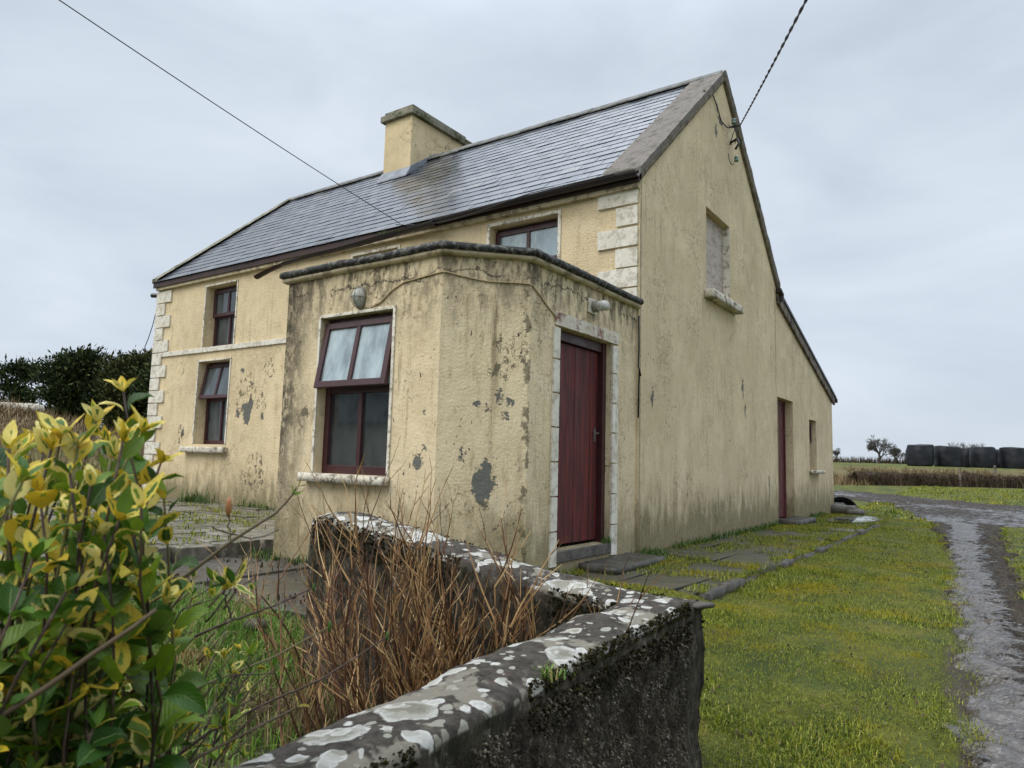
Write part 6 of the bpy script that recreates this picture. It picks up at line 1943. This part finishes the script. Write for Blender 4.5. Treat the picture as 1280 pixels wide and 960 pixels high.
    m.build('core', simple('hedge core', (.022, .016, .011), (.07, .05, .032), 5, .9, 1.0, .08, .1, 9), root, smooth=True)
    # pale dead grass bank left of it
    n = 30000
    s = r.random(n) * 14 - 15.0; dpt = r.random(n) * 6 - .8
    x = -1.1 + .817 * s - .577 * dpt; y = 27.6 + .577 * s + .817 * dpt
    k = fbm(x, y, .7, 3, 3) > .40
    x, y = x[k], y[k]
    V, F = blades(len(x), x, y, g(x, y) - .03, .34, .022, .7, 1, 73)
    o = mesh_obj('bank_grass', V, F, M['dead'], None); tag(o, 'pale dead grass on the bank beyond the yard', 'grass', None, 'stuff')
    # stubble of dead grass in front of the bales
    n = 16000
    s = r.random(n) * 20; dpt = .2 + r.random(n) * 3.5
    x = -1.1 + .817 * s - .577 * dpt; y = 27.6 + .577 * s + .817 * dpt
    k = fbm(x, y, .8, 3, 13) > .42
    x, y = x[k], y[k]
    V, F = blades(len(x), x, y, g(x, y) - .03, .26, .03, .7, 1, 74)
    o = mesh_obj('rise_grass', V, F, M['dead'], None); tag(o, 'straw coloured tufts at the foot of the bales', 'grass', None, 'stuff')
    # fence posts beside the hedge
    for (u, d, h) in ((1243, 31.5, .95), (1199, 30.2, .8)):
        p = px(u, 590, d); z = gz(p[0], p[1])
        m = MB(); m.tube([(p[0], p[1], z - .1), (p[0] + .02, p[1], z + h * .5), (p[0] + .03, p[1] + .01, z + h)], [.06, .055, .05], 8)
        tag(m.build('fence_post', M['barge'], keep_origin=False), 'grey wooden post standing against the brown hedge', 'post', 'posts against the hedge')
    # bare trees on the skyline
    bare_tree('bare_tree', at_ground(1099, 0, 80), 5.2, 'rounded bare tree on the skyline between house and bales', 21, depth=6)
    bare_tree('bare_tree', at_ground(1119, 0, 84), 3.4, 'smaller bare tree leaning against the right of the rounded one', 12, depth=6)
    bare_tree('bare_tree', at_ground(1217, 0, 88), 5.0, 'bare tree top showing above the middle of the bales', 13)
    bare_tree('bare_tree', at_ground(1188, 0, 92), 4.9, 'bare tree top showing above the left bales', 15)
    bare_tree('bare_tree', at_ground(1045, 0, 100), 3.2, 'small distant bare tree just beside the lean-to corner', 14)
    # far hedgerow along the crest
    n = 16000
    x = -60 + 130 * r.random(n)
    y = 88 + .7 * (x + 10) + r.normal(0, .8, n)
    z = g(x, y)
    V, F = blades(n, x, y, z - .1, .75, .10, .4, 1, 75)
    o = mesh_obj('far_hedgerow', V, F, M['hedge'], None); tag(o, 'thin dark hedgerow line on the far field crest', 'hedgerow', None, 'stuff')
    # corrugated scrap and rubble behind the lean-to corner
    rt = thing('ribbed_sheet', (.35, 11.3, 0), 'curled black ribbed sheet standing behind the lean-to corner', 'sheet')
    V = []; F = []
    nA, nB = 60, 14
    for i in range(nA + 1):
        w = PI * (.02 + .78 * i / nA)
        for j in range(nB + 1):
            rad = .04 + .30 * j / nB + .0
            rr = rad
            off = .02 * math.sin(i / nA * 17 * 2 * PI)
            V.append((.10 + rr * math.cos(w) * 1.0, 11.0 - .22 * j / nB + off, .02 + rr * math.sin(w) * .92))
    for i in range(nA):
        for j in range(nB):
            a = i * (nB + 1) + j; F.append((a, a + 1, a + nB + 2, a + nB + 1))
    o = mesh_obj('sheet', np.array(V), F, M['black_plastic'], rt, smooth=True)
    md = o.modifiers.new('thick', 'SOLIDIFY'); md.thickness = .02
    m = MB(); m.lathe([(.14, 0), (.15, .01), (.15, .20), (.13, .21)], (.14, 10.98, .12), 'y', 24); m.build('core', M['black_plastic'], rt)
    rb = random.Random(9)
    for k, (x, y, sx, sy, sz, lb) in enumerate(((.22, 10.3, .26, .20, .17, 'larger wet rubble block in front of the black ribbed sheet'), (.50, 10.1, .18, .16, .10, 'small wet rubble block beside the pale puddle'), (.06, 10.75, .14, .12, .2, 'rubble block against the rear corner of the lean-to'))):
        o = rough_block(lambda a, b, c: (x + a, y + b, c), -sx, sx, -sy, sy, -.03, sz, 'rubble_block', M['block'], None, .025, .05)
        tag(o, lb, 'block')
    # doorstep stones
    o = rough_block(lambda a, b, c: (a, b, c), PX + .03, .40, -1.28, -.22, -.02, .06, 'step_stone', M['step'], None, .012, .04)
    tag(o, 'dark wet stone step below the red porch door', 'step')
    o = rough_block(lambda a, b, c: (a, b, c), .012, .36, 5.60, 6.85, -.02, .085, 'step_stone', M['step'], None, .010, .06)
    tag(o, 'low dark step below the lean-to door', 'step')
    # small dark stone at the garden side of the path
    o = rough_block(lambda a, b, c: (-.05 + a, -4.32 + b, -.05 + c), -.42, -.28, -.05, .04, 0, .06, 'dark_stone', M['edging'], None, .008, .03)
    tag(o, 'small black stone at the garden edge of the front path', 'stone')
    # outbuilding across the yard that the porch panes mirror
    ob = thing('outbuilding', (-15, -18, 0), 'long low outbuilding opposite the house, mirrored in the porch window', 'building')
    m = MB(); m.box(-20, -9, -22, -17, -1, 2.3)
    b = len(m.v); m.v += [(-9, -22, 2.3), (-9, -17, 2.3), (-9, -19.5, 4.4), (-20, -22, 2.3), (-20, -17, 2.3), (-20, -19.5, 4.4)]
    m.f += [(b, b + 1, b + 2), (b + 3, b + 5, b + 4)]
    m.build('wall', M['shed_wall'], ob)
    m = MB(); m.hexa([(-20.2, -16.8, 2.2), (-20.2, -16.8, 2.3), (-20.2, -19.5, 4.4), (-20.2, -19.5, 4.5), (-8.8, -16.8, 2.2), (-8.8, -16.8, 2.3), (-8.8, -19.5, 4.4), (-8.8, -19.5, 4.5)])
    m.hexa([(-20.2, -22.2, 2.2), (-20.2, -22.2, 2.3), (-20.2, -19.5, 4.4), (-20.2, -19.5, 4.5), (-8.8, -22.2, 2.2), (-8.8, -22.2, 2.3), (-8.8, -19.5, 4.4), (-8.8, -19.5, 4.5)])
    m.build('roof', M['shed_roof'], ob)


make_camera()
make_materials()
make_world()
house = build_house()
build_fittings(house)
build_ground()
build_grass()
build_boundary_wall()
build_bare_shrub()
build_euonymus()
build_background()
